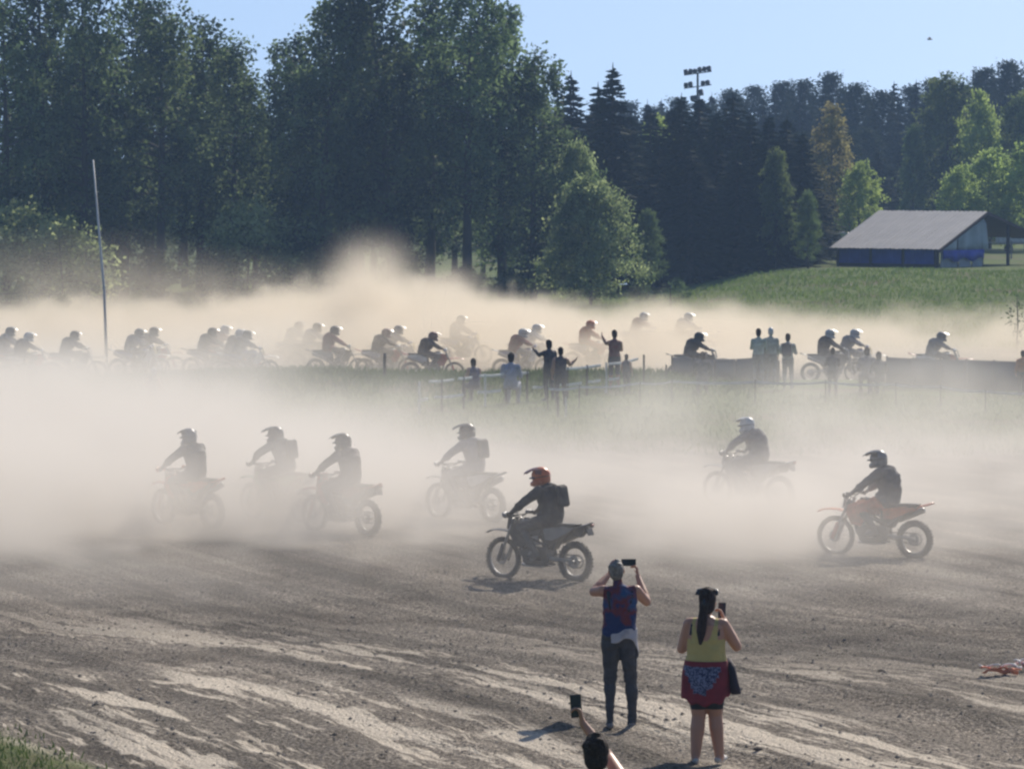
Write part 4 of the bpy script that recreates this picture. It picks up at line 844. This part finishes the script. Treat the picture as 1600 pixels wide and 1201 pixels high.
# ------------------------------------------------------------------ the three people near the viewer
def two_tone(name, a, b, scale, lo=.47, hi=.53, c=None):
    m = mat(name, a, .85, c2=b, scale=scale, bump=.3, bscale=20); cr = [n for n in m.node_tree.nodes if n.type == 'VALTORGB'][0]; e = cr.color_ramp.elements
    e[0].position, e[1].position = lo, hi
    if c: n = e.new(hi+.08); n.color = (*c, 1)
    return m
shirt_m = two_tone('printed_vest', (.010, .022, .10), (.14, .018, .018), 2.6, .47, .52, (.02, .06, .16))
trous_m = cloth('grey_trousers', (.055, .052, .056)); shoe_m = cloth('trainers', (.24, .22, .21)); wshoe = cloth('white_trainers', (.5, .48, .46))
hair_g = mat('grey_hair', (.09, .08, .07), .6, c2=(.26, .24, .21), scale=30, bump=.6, bscale=60); hair_b = mat('dark_hair', (.020, .012, .009), .75, spec=.15, c2=(.05, .03, .022), scale=40, bump=.7, bscale=80)
phone_m = mat('phone_case', (.012, .012, .014), .25); scr = mat('phone_screen', (.02, .03, .05), .08)
def hair_cap(parent, hd, f, r, m, back=0.0, name='hair', vox=.009, top=.02):
    mb = MB(); rr = random.Random(int(abs(hd[0]*1000))+len(parent.name)); hd = Vector(hd)
    mb.ball(hd + Vector(f)*(-.022) + Vector((0, 0, top+.03)), (r[0], r[1], r[2]), 16, 12); mb.ball(hd + Vector(f)*(-.045) + Vector((0, 0, -.02)), (r[0]*.72, r[1]*.93, r[2]*.85), 14, 10)
    for i in range(26):
        a, b = rr.uniform(0, 6.28), rr.uniform(.1, 1.4); d = Vector((sin(b)*cos(a)*r[0], sin(b)*sin(a)*r[1], cos(b)*r[2]))*.93
        if d.x > .03 and d.z < .05: continue
        mb.ball(hd + Vector((-.022, 0, top+.03)) + d, rr.uniform(.014, .026), 8, 6)
    return mb
def phone(loc, rot, label, w=.075, h=.155):
    o = empty('phone', (0, 0, 0), 0, label=label, cat='phone'); MB().box((0, 0, 0), (.011, w, h)).build('case', phone_m, o, bevel=.004)
    MB().box((-.0068, 0, 0), (.002, w-.008, h-.012)).build('screen', scr, o)
    for k in range(2): MB().tube([(.0045, -.018, .045-.02*k), (.0085, -.018, .045-.02*k)], .007, 10).build('camera_lens', scr, o)
    o.location = loc; o.rotation_euler = rot; return o
# man filming with both arms raised
pm = spot(968, 1141); yaw = pi/2
man = empty('person', pm, yaw, label='grey haired man in blue and red sleeveless top filming with both arms raised', cat='person')
JM = dict(head=(.03, .035, 1.66), neck=(-.01, .02, 1.50), shL=(.01, .175, 1.455), shR=(.01, -.175, 1.455), elL=(.15, .27, 1.43), elR=(.12, -.285, 1.33), wrL=(.36, .10, 1.60), wrR=(.33, -.20, 1.58),
          hdL=(.35, -.85, .6), hdR=(.25, .1, .9), plL=(-.3, 0, 1), plR=(0, -1, 0), hipL=(0, .085, .93), hipR=(0, -.085, .93), knL=(.04, .10, .50), knR=(.02, -.12, .50), anL=(-.03, .10, .085), anR=(.02, -.135, .085), toL=(.15, .11, .035), toR=(.19, -.16, .035))
bm_ = human(JM, .0105, bulk=1.16, legb=1.22, curl=.8, top='shirt', pelvis='trousers', sleeve='skin', foot='shoes', waistw=1.05)
dress(bm_, dict(shirt=shirt_m, trousers=trous_m, shoes=shoe_m), man)
_h = link_mesh('t', [(0,0,0)], [], hair_g); bpy.data.objects.remove(_h)
hmesh = remeshed(hair_cap(man, (.03, .035, 1.66), (1, 0, 0), (.098, .080, .092), hair_g, top=-.005), .008, 2); put('hair', hmesh, hair_g, man)
for s in (-1, 1): MB().tube([(.05, s*.10, 1.475), (-.02, s*.115, 1.50), (-.085, s*.115, 1.42), (-.11, s*.08, 1.25)], [(.024, .008)]*4, 6).build('strap', phone_m, man, True)
# light jacket knotted at the right hip
jk = two_tone('grey_jacket', (.30, .29, .32), (.42, .40, .42), 5); mb = MB(); vs = []
for i in range(13):
    a = R(150 + 165*i/12); rx, ry = .135, .185
    for j in range(7):
        t = j/6; dr = (.20 if i > 6 else .07)*t*(.7+.5*sin(i*.8)**2); ln = .10+.26*smooth(4, 11, i); w = 1+.10*t+.05*sin(i*1.7+j); vs.append((rx*w*cos(a)-.005, ry*w*sin(a), 1.07-.05*(i < 3)-ln*t))
mb.add(vs, [(i*7+j, (i+1)*7+j, (i+1)*7+j+1, i*7+j+1) for i in range(12) for j in range(6)]); o = mb.build('tied_jacket', jk, man, True); o.modifiers.new('thick', 'SOLIDIFY').thickness = .012; s_ = o.modifiers.new('sub', 'SUBSURF'); s_.levels = s_.render_levels = 1
def world(parent, v): return Matrix.LocRotScale(parent.location, parent.rotation_euler, parent.scale) @ Vector(v)
phone(world(man, (.375, -.105, 1.72)), (R(90), 0, yaw), 'phone held up sideways by the grey haired man')
# woman with a jacket round her hips
pw = spot(1103, 1192); yw = R(78)
wo = empty('person', pw, yw, label='woman in yellow vest with red and blue jacket round her hips, filming', cat='person')
k_ = .955
JW = dict(pelvis=(0, 0, .96), head=(.03, -.01, 1.645), elL=(.04, .26, 1.17), elR=(.10, -.30, 1.20), wrL=(.22, .10, 1.30), wrR=(.27, -.14, 1.46), shL=(0, .175, 1.43), shR=(0, -.175, 1.43),
          hdL=(.6, -.7, .5), hdR=(.3, .35, .85), plL=(0, -.3, 1), plR=(0, -1, 0), hipL=(0, .09, .92), hipR=(0, -.09, .92), knL=(.0, .075, .50), knR=(.06, -.085, .50), anL=(-.05, .10, .09), anR=(.05, -.13, .09), toL=(.11, .14, .035), toR=(.22, -.16, .035))
bw = human(JW, .0105, bulk=1.22, legb=1.36, curl=.7, top='vest', pelvis='shorts', sleeve='skin', leg='skin', foot='shoes', waistw=1.18, hipw=1.16, scale=k_)
vest_m = cloth('yellow_vest', (.47, .38, .14), var=.08)
# skin shows above the neckline and between the straps at the back
C = np.empty(len(bw.polygons)*3); bw.polygons.foreach_get('center', C); C = C.reshape(-1, 3)/k_; mi = np.empty(len(bw.polygons), np.int32); bw.polygons.foreach_get('material_index', mi); rg = bw['regs'].split(',')
scoop = (mi == rg.index('vest')) & (C[:, 2] > 1.27 + np.abs(C[:, 1])**2*11*0 + np.where(np.abs(C[:, 1]) < .095, .0 + (np.abs(C[:, 1])/.095)**3*.16, np.where(np.abs(C[:, 1]) < .135, 9, .02)))
mi[scoop] = rg.index('skin'); thigh = (mi == rg.index('skin')) & (C[:, 2] < .95) & (C[:, 2] > .56) & (np.abs(C[:, 1]) < .25) & (C[:, 0] < .2); mi[thigh] = rg.index('shorts'); bw.polygons.foreach_set('material_index', mi)
dress(bw, dict(vest=vest_m, shorts=cloth('black_shorts', (.018, .018, .022)), shoes=wshoe, skin=skin_m), wo)
hw = hair_cap(wo, tuple(Vector((.03, -.01, 1.645))*k_), (1, 0, 0), (.106, .088, .104), hair_b)
hx, hz = .03*k_, 1.645*k_
hw.tube([(hx-.10, 0, hz+.03), (hx-.145, .005, hz-.03), (hx-.16, .015, hz-.14), (hx-.155, .03, hz-.27), (hx-.15, .035, hz-.40)], [.035, .043, .05, .048, .018], 10)
hmesh = remeshed(hw, .009, 2); put('hair', hmesh, hair_b, wo); MB().ring((0, 0, 0), .038, .010, 16, 6).build('hair_tie', phone_m, wo).location = (hx-.125, 0, hz+.01)
g = MB().tube([(hx-.02, -.092, hz+.085), (hx+.04, -.085, hz+.125), (hx+.07, 0, hz+.14), (hx+.04, .085, hz+.125), (hx-.02, .092, hz+.085)], [(.024, .006)]*5, 6).build('sunglasses', phone_m, wo, True)
red_m = cloth('red_jacket', (.17, .012, .022)); blu_m = two_tone('patterned_back', (.012, .018, .07), (.16, .18, .28), 55, .46, .54)
mb = MB(); vs = []; NA, NZ = 30, 9
for i in range(NA+1):
    a = R(62 + 236*i/NA)
    for j in range(NZ):
        t = j/(NZ-1); w = 1+.16*smooth(0, .5, t)+.05*sin(i*.9+2*t)*t; ln = .43 - .12*(abs(a-pi)/1.9)**2*1.4 + .02*sin(i*1.3)
        vs.append(((.155*w*cos(a)-.008)*1.05, .212*w*sin(a), 1.02-ln*t))
mb.add(vs, [(i*NZ+j, (i+1)*NZ+j, (i+1)*NZ+j+1, i*NZ+j+1) for i in range(NA) for j in range(NZ-1)])
o = mb.build('tied_jacket', red_m, wo, True); o.data.materials.append(blu_m)
for p_ in o.data.polygons:
    c = p_.center; u = (c.y+.0)/.17; v = (c.z-1.0)/.30
    if c.x < .0 and -1.0 < v < -.03 and abs(u-.12) < 1.22*(1+v*.98)**.55: p_.material_index = 1
o.modifiers.new('thick', 'SOLIDIFY').thickness = .014; s_ = o.modifiers.new('sub', 'SUBSURF'); s_.levels = s_.render_levels = 1
mb = MB().tube([(.14, .10, 1.0), (.17, 0, 1.02), (.14, -.10, 1.0)], .03, 8).ball((.185, 0, 1.0), (.035, .04, .035)); mb.build('knot', red_m, wo, True)
MB().tube([(.09, -.20, 1.0), (-.02, -.262, .93), (-.04, -.285, .80), (-.03, -.30, .70)], [(.03, .045), (.035, .05), (.04, .06), (.045, .07)], 8).build('jacket_sleeve', cloth('jacket_lining', (.03, .02, .03)), wo, True)
for s in (-1, 1): MB().tube([(.05, s*.125, 1.38), (0, s*.135, 1.425), (-.07, s*.13, 1.36), (-.10, s*.14, 1.27)], [(.012, .005)]*4, 6).build('bra_strap', phone_m, wo)
phone(world(wo, (.34, -.10, 1.47)), (0, R(12), yw), 'phone held upright near the face by the woman in yellow')
# third person: head, raised arm with phone
pp = at(932, 29); yp = R(92)
pe = empty('person', pp, yp, label='dark haired person low at the picture bottom, raising one arm with a phone', cat='person')
JP = dict(head=(.03, 0, 1.645), elR=(.26, -.10, 1.60), wrR=(.34, .075, 1.83), hdR=(.15, .20, .9), plR=(0, -1, 0.0), shR=(.02, -.175, 1.49))
hs = (2.79-pp.z)/1.76
bp_ = human(JP, .0105, top='shirt', sleeve='skin', foot='shoes', scale=hs, curl=.9); dress(bp_, dict(shirt=cloth('pink_top', (.42, .20, .18)), trousers=trous_m, shoes=shoe_m), pe)
hmesh = remeshed(hair_cap(pe, tuple(Vector((.03, 0, 1.645))*hs), (1, 0, 0), (.112, .094, .108), hair_b), .009, 2); put('hair', hmesh, hair_b, pe)
phone(world(pe, (.375*hs, .12*hs, 1.945*hs)), (R(-4), R(5), yp), 'phone held upright at arm height over the ruts', h=.165, w=.08)

# ------------------------------------------------------------------ spectators by the far track
SPO = {'filming': dict(elL=(.20, .22, 1.38), wrL=(.30, .32, 1.60), elR=(.12, -.24, 1.18), wrR=(.34, -.10, 1.30), hdL=(.3, .1, .9)),
       'pointing': dict(elL=(.22, .20, 1.33), wrL=(.44, .24, 1.50), hdL=(.8, 0, .5), wrR=(.14, -.28, .95), head=(.03, 0, 1.63)),
       'waving': dict(elR=(.12, -.30, 1.25), wrR=(.20, -.48, 1.40), hdR=(.2, -.6, .7)),
       'standing': dict(), 'arms_front': dict(elL=(.12, .24, 1.16), wrL=(.30, .12, 1.22), elR=(.12, -.24, 1.16), wrR=(.30, -.12, 1.22), hdL=(.8, -.4, .3), hdR=(.8, .4, .3)),
       'sitting': dict(pelvis=(0, 0, .52), waist=(-.02, 0, .66), chest=(.02, 0, .84), upper=(.04, 0, .96), neck=(.05, 0, 1.03), head=(.08, 0, 1.17), shL=(.03, .18, .97), shR=(.03, -.18, .97), elL=(.08, .25, .72), elR=(.08, -.25, .72), wrL=(.32, .18, .66), wrR=(.32, -.18, .66),
                       hdL=(1, 0, 0), hdR=(1, 0, 0), hipL=(0, .09, .48), hipR=(0, -.09, .48), knL=(.42, .13, .50), knR=(.42, -.13, .50), anL=(.40, .13, .09), anR=(.40, -.13, .09), toL=(.56, .14, .035), toR=(.56, -.14, .035))}
SME = {}
def spectator(px, y, pose, face, size, label, shirt, pants, hairc=hair_b, sleeve='skin', pack=None, leg='trousers', calf=None, seat=None):
    key = (pose, sleeve, leg, calf)
    if key not in SME: SME[key] = human(SPO[pose], .022, top='shirt', sleeve='shirt' if sleeve == 'shirt' else 'skin', leg=leg, calf=calf, foot='shoes', bulk=1.18, armb=1.1, legb=1.25)
    p = at(px, y); o = empty('person', p, R(face), label=label, cat='person', group='spectators along the far track'); o.scale = (size,)*3
    dress(SME[key], dict(shirt=cl(shirt), trousers=cl(pants), shoes=shoe_m), o)
    hd = SPO[pose].get('head', BASE['head'])
    if 'hair'+pose not in SME: SME['hair'+pose] = remeshed(hair_cap(o, hd, (1, 0, 0), (.108, .09, .104), hair_b), .02, 1)
    put('hair', SME['hair'+pose], hairc, o)
    if pack: b = MB().box((-.20, 0, 1.28), (.16, .30, .42)).build('backpack', cl(pack), o, bevel=.04)
    if seat:
        s = empty('folding_stool', p, R(face), label='low camping stool under the ' + seat, cat='stool'); s.scale = (size,)*3; MB().box((0, 0, .40), (.32, .36, .03)).build('seat', cl((.05, .05, .08)), s)
        for a in (-1, 1):
            for b in (-1, 1): MB().tube([(a*.14, b*.15, .39), (-a*.14, b*.15, 0)], .012, 6).build('leg', eng, s)
spectator(960, 126, 'filming', 100, 1.0, 'man in dark red T-shirt and dark shorts filming with arms raised beside the far track', (.14, .02, .03), (.03, .032, .055), calf='skin')
spectator(858, 121, 'pointing', 125, 1.0, 'dark dressed man pointing, his back to the viewer, by the white rails', (.035, .025, .045), (.035, .03, .04), sleeve='shirt')
spectator(876, 118.5, 'waving', 95, .94, 'person in black waving one arm right, in front of the pointing man', (.045, .03, .05), (.04, .035, .045))
spectator(979, 124.5, 'standing', 60, .66, 'child standing right of the man in dark red', (.10, .09, .11), (.08, .08, .09))
spectator(741, 120, 'sitting', 120, .95, 'person in navy crouched on a stool behind the white rails', (.04, .05, .12), (.05, .05, .08), seat='person in navy')
spectator(798, 119, 'sitting', 80, 1.12, 'person in pale blue sitting hunched behind the white rails', (.30, .32, .42), (.3, .32, .4), seat='person in pale blue', sleeve='shirt')
spectator(1185, 129.4, 'arms_front', 80, .99, 'person in pale green jacket standing at the right end of the left barrier', (.42, .48, .42), (.24, .24, .24), sleeve='shirt')
spectator(1204, 129.7, 'standing', 95, 1.0, 'person in pale jacket and white cap behind the person in pale green', (.40, .42, .38), (.22, .22, .22), hairc=white_p, sleeve='shirt')
spectator(1231, 127.5, 'arms_front', 75, .95, 'person with side bag standing alone right of the left barrier', (.36, .40, .37), (.14, .15, .14), pack=(.09, .08, .09), sleeve='shirt')
spectator(1301, 123, 'arms_front', 90, .82, 'person in brownish grey in front of the rider with bright helmet', (.18, .14, .14), (.16, .13, .13), sleeve='shirt')
spectator(1355, 125.5, 'sitting', 95, 1.05, 'person sitting left of the long barrier, nearer its end than nobody else', (.2, .18, .2), (.1, .1, .1), seat='person beside the long barrier', sleeve='shirt')
spectator(1374, 124.5, 'sitting', 110, .98, 'person sitting right against the left end of the long barrier', (.10, .10, .11), (.1, .1, .1), seat='person against the long barrier', sleeve='shirt')
spectator(1598, 122.5, 'standing', 90, .78, 'child in orange cut by the right picture edge before the long barrier', (.42, .14, .05), (.10, .07, .06), sleeve='shirt')
spectator(239, 116, 'sitting', 60, .9, 'person with white cap, only the head above the dust on the left', (.08, .08, .08), (.1, .1, .1), hairc=white_p, seat='person with white cap')
spectator(1098, 124.5, 'sitting', 90, .98, 'person sitting before the left barrier, faint in dust', (.12, .11, .11), (.1, .1, .1), seat='person before the left barrier', sleeve='shirt')

# ------------------------------------------------------------------ barriers, rails, tape, posts
def panel_run(px0, px1, y0, y1, h, n, m, label, post_h, topvar=0.0, h1=None):
    a, b = at(px0, y0), at(px1, y1); o = empty('barrier', a, 0, label=label, cat='barrier')
    for i in range(n):
        p, q = a.lerp(b, i/n), a.lerp(b, (i+1)/n); h_ = h + ((h1 or h)-h)*i/n; h2 = h + ((h1 or h)-h)*(i+1)/n
        for v in (p, q): v.z = float(gz(v.x, v.y))
        p, q = p-a, q-a; g = (q-p).normalized()*.012; mb = MB(); k = 6; vs = []
        for j in range(k+1):
            c = p+g + (q-p-2*g)*j/k; w = .025*sin(j*1.3+i*2); vs += [c+Vector((0, w, .02)), c+Vector((0, w*1.4-.01, h_*.5)), c+Vector((0, w*.3, h_+(h2-h_)*j/k-.004*(j % 2)))]
        mb.add(vs, [(3*j+r_, 3*j+3+r_, 3*j+4+r_, 3*j+1+r_) for j in range(k) for r_ in (0, 1)]); pn = mb.build('panel', m, o, True); pn.modifiers.new('thick', 'SOLIDIFY').thickness = .03
    for i in range(n+1):
        p = a.lerp(b, i/n); p.z = float(gz(p.x, p.y)); MB().tube([p-a+Vector((0, .07, -.1)), p-a+Vector((0, .07, post_h))], .03, 6).build('post', wood_d, o)
bar1 = mat('grey_banner', (.13, .115, .11), .6, c2=(.19, .17, .165), scale=.9); bar2 = mat('dark_banner', (.055, .055, .07), .5, c2=(.10, .10, .125), scale=1.1)
panel_run(1050, 1217, 131, 130.3, .66, 5, bar1, 'low grey banner barrier rising to the right beside the far track', .72, h1=.86)
panel_run(1386, 1640, 128.5, 124.5, .93, 6, bar2, 'long dark banner barrier on the right beside the far track', .96)
rail_m = mat('white_rail', (.62, .61, .58), .6, scale=3); tape_m = mat('white_tape', (.55, .53, .55), .5)
a, b = at(655, 114.5), at(1006, 127); rails = empty('rail_fence', a, 0, label='white two-rail wooden fence running through grass toward the filming man', cat='fence')
def rp(t, z): p = a.lerp(b, t); return Vector((p.x, p.y, float(gz(p.x, p.y))+z)) - a
for i in range(12): t = i/11; MB().tube([rp(t, -.15), rp(t, .92)], .035, 6).build('post', wood_d if i % 3 else rail_m, rails)
for t0, t1, z in ((.04, .14, .86), (.16, .215, .86), (.25, .36, .86), (.40, .46, .86), (.61, .79, .86), (.83, .97, .84), (0, .035, .40), (.06, .185, .40), (.24, .34, .40), (.48, .53, .40), (.60, .70, .40), (.73, .79, .40), (.83, .88, .38)):
    MB().tube([rp(t0, z+.02), rp((t0+t1)/2, z-.01), rp(t1, z)], [(.02, .045)]*3, 6).build('rail', rail_m, rails)
def tape(pts, h, label, sag=.05, w=.03, posts=True, m=tape_m):
    P = [at(px, y) for px, y in pts]; o = empty('barrier_tape', P[0], 0, label=label, cat='tape'); L = []
    for i in range(len(P)-1):
        for k in range(6):
            t = k/6; q = P[i].lerp(P[i+1], t); q.z = P[i].z*(1-t)+P[i+1].z*t + h - sag*4*t*(1-t); L.append(q-P[0])
    L.append(P[-1]+Vector((0, 0, h))-P[0]); MB().tube(L, [(.004, w)]*len(L), 4).build('tape', m, o)
    if posts:
        for p in P: MB().tube([p-P[0]+Vector((0, .012, -.1)), p-P[0]+Vector((0, .012, h+.06))], .02, 6).build('post', wood_d, o)
tape([(856, 116), (905, 117), (1000, 119), (1050, 120)], .62, 'white tape strung from the waving person toward the left barrier')
tape([(1050, 120.5), (1180, 120), (1290, 120), (1400, 119), (1470, 117), (1540, 114.5), (1640, 113.5)], .60, 'long white tape strung across the infield on the right', w=.035)
for px, y, h, th_, l, m in ((601, 128, .80, .05, 'short dark wooden post in the grass below two riders', wood_d), (872, 113.5, .55, .035, 'left one of two short stakes below the waving person', wood_d), (884, 113.5, .55, .03, 'right one of two short stakes below the waving person', rail_m),
                          (1041, 129, .45, .035, 'short stake at the left end of the low grey barrier', wood_d)):
    p = at(px, y); o = MB().tube([(0, 0, -.2), (0, 0, h)], [th_, th_*.9], 8).build('stake', m); o.location = p; tag(o, l, 'post')
# tall leaning pole
p = at(168, 143); h = h_for(250, 143, p.z); o = MB().tube([(0, 0, -.3), (-.10, 0, h*.4), (-21/45.5*1.0, 0, h)], [.055, .045, .028], 10).build('flag_pole', mat('pole_paint', (.5, .5, .5), .5, scale=2), smooth_=True); o.location = p; tag(o, 'tall thin pale pole leaning left in front of the wood', 'pole')
# saplings on the bank
for px, y, top, l in ((1046, 190, 438, 'bare thin sapling at the left end of the bank'), (1588, 165, 462, 'thin leafy sapling at the foot of the bank, far right')):
    p = at(px, y); h = h_for(top, y, p.z); t_ = MB().tube([(0, 0, -.1), (.05, 0, h*.5), (0, 0, h)], [.04, .03, .012], 6)
    for i in range(5): aa = i*2.4; z = h*(.3+.12*i); t_.tube([(0, 0, z), (.35*cos(aa)*(1-i*.08), .35*sin(aa), z+.25)], [.012, .006], 4)
    o = empty('sapling', p, 0, label=l, cat='sapling'); x = t_.build('trunk', bark, o)
    V = leaf_quads(np.random.default_rng(px).normal(size=(90, 3))*[.22, .22, h*.22]+[0, 0, h*.62], .14, .08, np.random.default_rng(px)); c = bpy.data.objects.new('crown', quads_mesh('crown', V, leaf_birch)); COL.objects.link(c); c.parent = o
# crumpled ribbon on the ground
def ribbon(px, py, n, label, colr, seed, ln):
    r = random.Random(seed); p = spot(px, py); o = empty('ribbon', p, 0, label=label, cat='ribbon')
    for k in range(3):
        pts = []; 
        for i in range(n*2):
            t = i/(n*2-1); pts.append((ln*(t-.02*k)+.03*sin(9*t+seed+k), .05*sin(11*t+k*2+seed), .035+.03*k+.045*abs(sin(6.5*t+1.3*k+seed))*(1 if t < .9 else .4)))
        MB().tube(pts, [(.030-.008*k, .010)]*len(pts), 6).build('strand', colr if k < 2 else rib_w, o, True)
    return o
rib_w = mat('white_ribbon', (.75, .68, .66), .5)
rib = two_tone('orange_ribbon', (.62, .16, .09), (.72, .30, .20), 6, .44, .5); rib2 = two_tone('pink_ribbon', (.75, .60, .60), (.65, .34, .32), 9, .5, .56)
ribbon(1537, 1056, 16, 'crumpled orange and white ribbon lying on the dirt at the right', rib, 3, .42); ribbon(1584, 1050, 12, 'pale pink heap of ribbon cut by the right picture edge', rib2, 5, .30)
# loose stones and grit, turf
stone_m = mat('stone', (.11, .095, .08), .9, c2=(.33, .29, .24), scale=3, objrand=.3)
r = np.random.default_rng(5); n = 15000; ys = 36 + 34*r.random(n)**1.25; xs = (r.random(n)*2-1)*(ys*.135+.8); zs = gz(xs, ys); V = []; F = []
sz = .006 + .016*r.random(n)**5 * 1.6
oc = np.array([(1,0,0),(0,1,0),(-1,0,0),(0,-1,0),(0,0,.7),(0,0,-.4)]); fc = [(0,1,4),(1,2,4),(2,3,4),(3,0,4),(1,0,5),(2,1,5),(3,2,5),(0,3,5)]
VV = (oc[None]*(sz[:, None, None])*(.7+.6*r.random((n, 6, 1)))) + np.stack([xs, ys, zs], 1)[:, None, :]
FF = (np.array(fc)[None] + (np.arange(n)*6)[:, None, None]).reshape(-1, 3)
o = link_mesh('gravel', VV.reshape(-1, 3).tolist(), FF.tolist(), stone_m); tag(o, 'loose grit and small stones on the rutted dirt', 'gravel', kind='stuff')
for i, (px, py, s, l) in enumerate(((1184, 1171, .035, 'dark stone on pale sand right of the woman'), (1377, 1050, .035, 'small stone left of the orange ribbon'))):
    mb = MB().ball((0, 0, 0), (s*1.3, s, s*.6), 9, 6); rr = random.Random(i); mb.v = [tuple(c*(1+.25*(rr.random()-.5)) for c in v) for v in mb.v]; o = mb.build('stone', mat('clod', (.10, .08, .065), .95, scale=12, bump=.6)); o.location = spot(px, py)+Vector((0, 0, s*.2)); tag(o, l, 'stone')
def grass(name, label, xs, ys, hgt, wid, c1, c2, seed):
    r = np.random.default_rng(seed); n = len(xs); z = gz(xs, ys)-.01; a = r.random(n)*6.28; h = hgt*(.4+.9*r.random(n)); ln = r.normal(size=(n, 2))*h[:, None]*.35; w = wid*(.6+.8*r.random(n)); B_ = np.stack([xs, ys, z], 1)
    s = np.stack([np.cos(a)*w, np.sin(a)*w, 0*a], 1); T = B_+np.concatenate([ln, h[:, None]], 1); M_ = B_*.5+T*.5+np.stack([0*a, 0*a, h*.12], 1)
    V = np.stack([B_-s, B_+s, M_+s*.6, T+s*.02, M_-s*.6], 1); me = quads_mesh(name, V, mat(name+'_blades', c1, .6, c2=c2, scale=1.2, trans=.35), 5)
    o = bpy.data.objects.new(name, me); COL.objects.link(o); tag(o, label, 'grass', kind='stuff')
r = np.random.default_rng(9); n = 26000; ys = 122+14*r.random(n); xs = -16+25*r.random(n); k = np.exp(-((ys-129.5)/4)**2)*smooth(-15.5, -9, xs)*(1-smooth(5, 9, xs)) > r.random(n)*.9
grass('berm_grass', 'long uneven grass on the low berm in front of the far track', xs[k], ys[k], .26, .022, (.045, .080, .020), (.11, .15, .05), 1)
n = 5000; ys = 37.5+7*r.random(n); xs = -6.8+3.6*r.random(n); k = (-xs-.42*ys) > -12.45+.25*r.normal(size=n); grass('turf', 'tufts of short green turf at the near left corner', xs[k], ys[k], .07, .010, (.045, .085, .016), (.12, .16, .05), 2)
n = 42000; ys = 166+52*r.random(n); xs = -24+56*r.random(n); grass('meadow_grass', 'rough green grass on the bank and meadow beyond the track', xs, ys, .17, .035, (.10, .165, .035), (.23, .30, .085), 3)
n = 16000; ys = 98+26*r.random(n); xs = -17+36*r.random(n); grass('infield_grass', 'thin trampled grass of the infield under the dust', xs, ys, .14, .02, (.07, .115, .030), (.15, .19, .07), 4)
# a bird in the sky
p = Vector((ray(1453, 62)/ray(1453, 62).y*240)) + Vector((0, 0, CAM_H)); bd = MB().tube([(-.16, 0, 0), (0, 0, .01), (.18, 0, 0)], [.02, .05, .01], 8); 
for s in (-1, 1): bd.add([(.06, 0, .02), (-.06, 0, .02), (-.08, s*.26, .12), (.02, s*.28, .13), (-.08, s*.5, .05)], [(0, 1, 2, 3), (3, 2, 4)])
o = bd.build('bird', black); o.location = p; tag(o, 'tiny dark bird flying in the blue sky at upper right', 'bird')
# air: a little haze between the viewer and the far trees
hz = bpy.data.materials.new('haze_air'); hz.use_nodes = True; N = hz.node_tree.nodes; N.remove(N['Principled BSDF']); pv = N.new('ShaderNodeVolumePrincipled')
pv.inputs['Color'].default_value = (.42, .62, .95, 1); pv.inputs['Density'].default_value = .0005; pv.inputs['Anisotropy'].default_value = .0; hz.node_tree.links.new(pv.outputs[0], N['Material Output'].inputs['Volume'])
if True:
    o = MB().box((0, 300, 24), (420, 760, 54)).build('haze', hz); tag(o, 'thin blue haze in the air over the whole course', 'haze', kind='stuff')
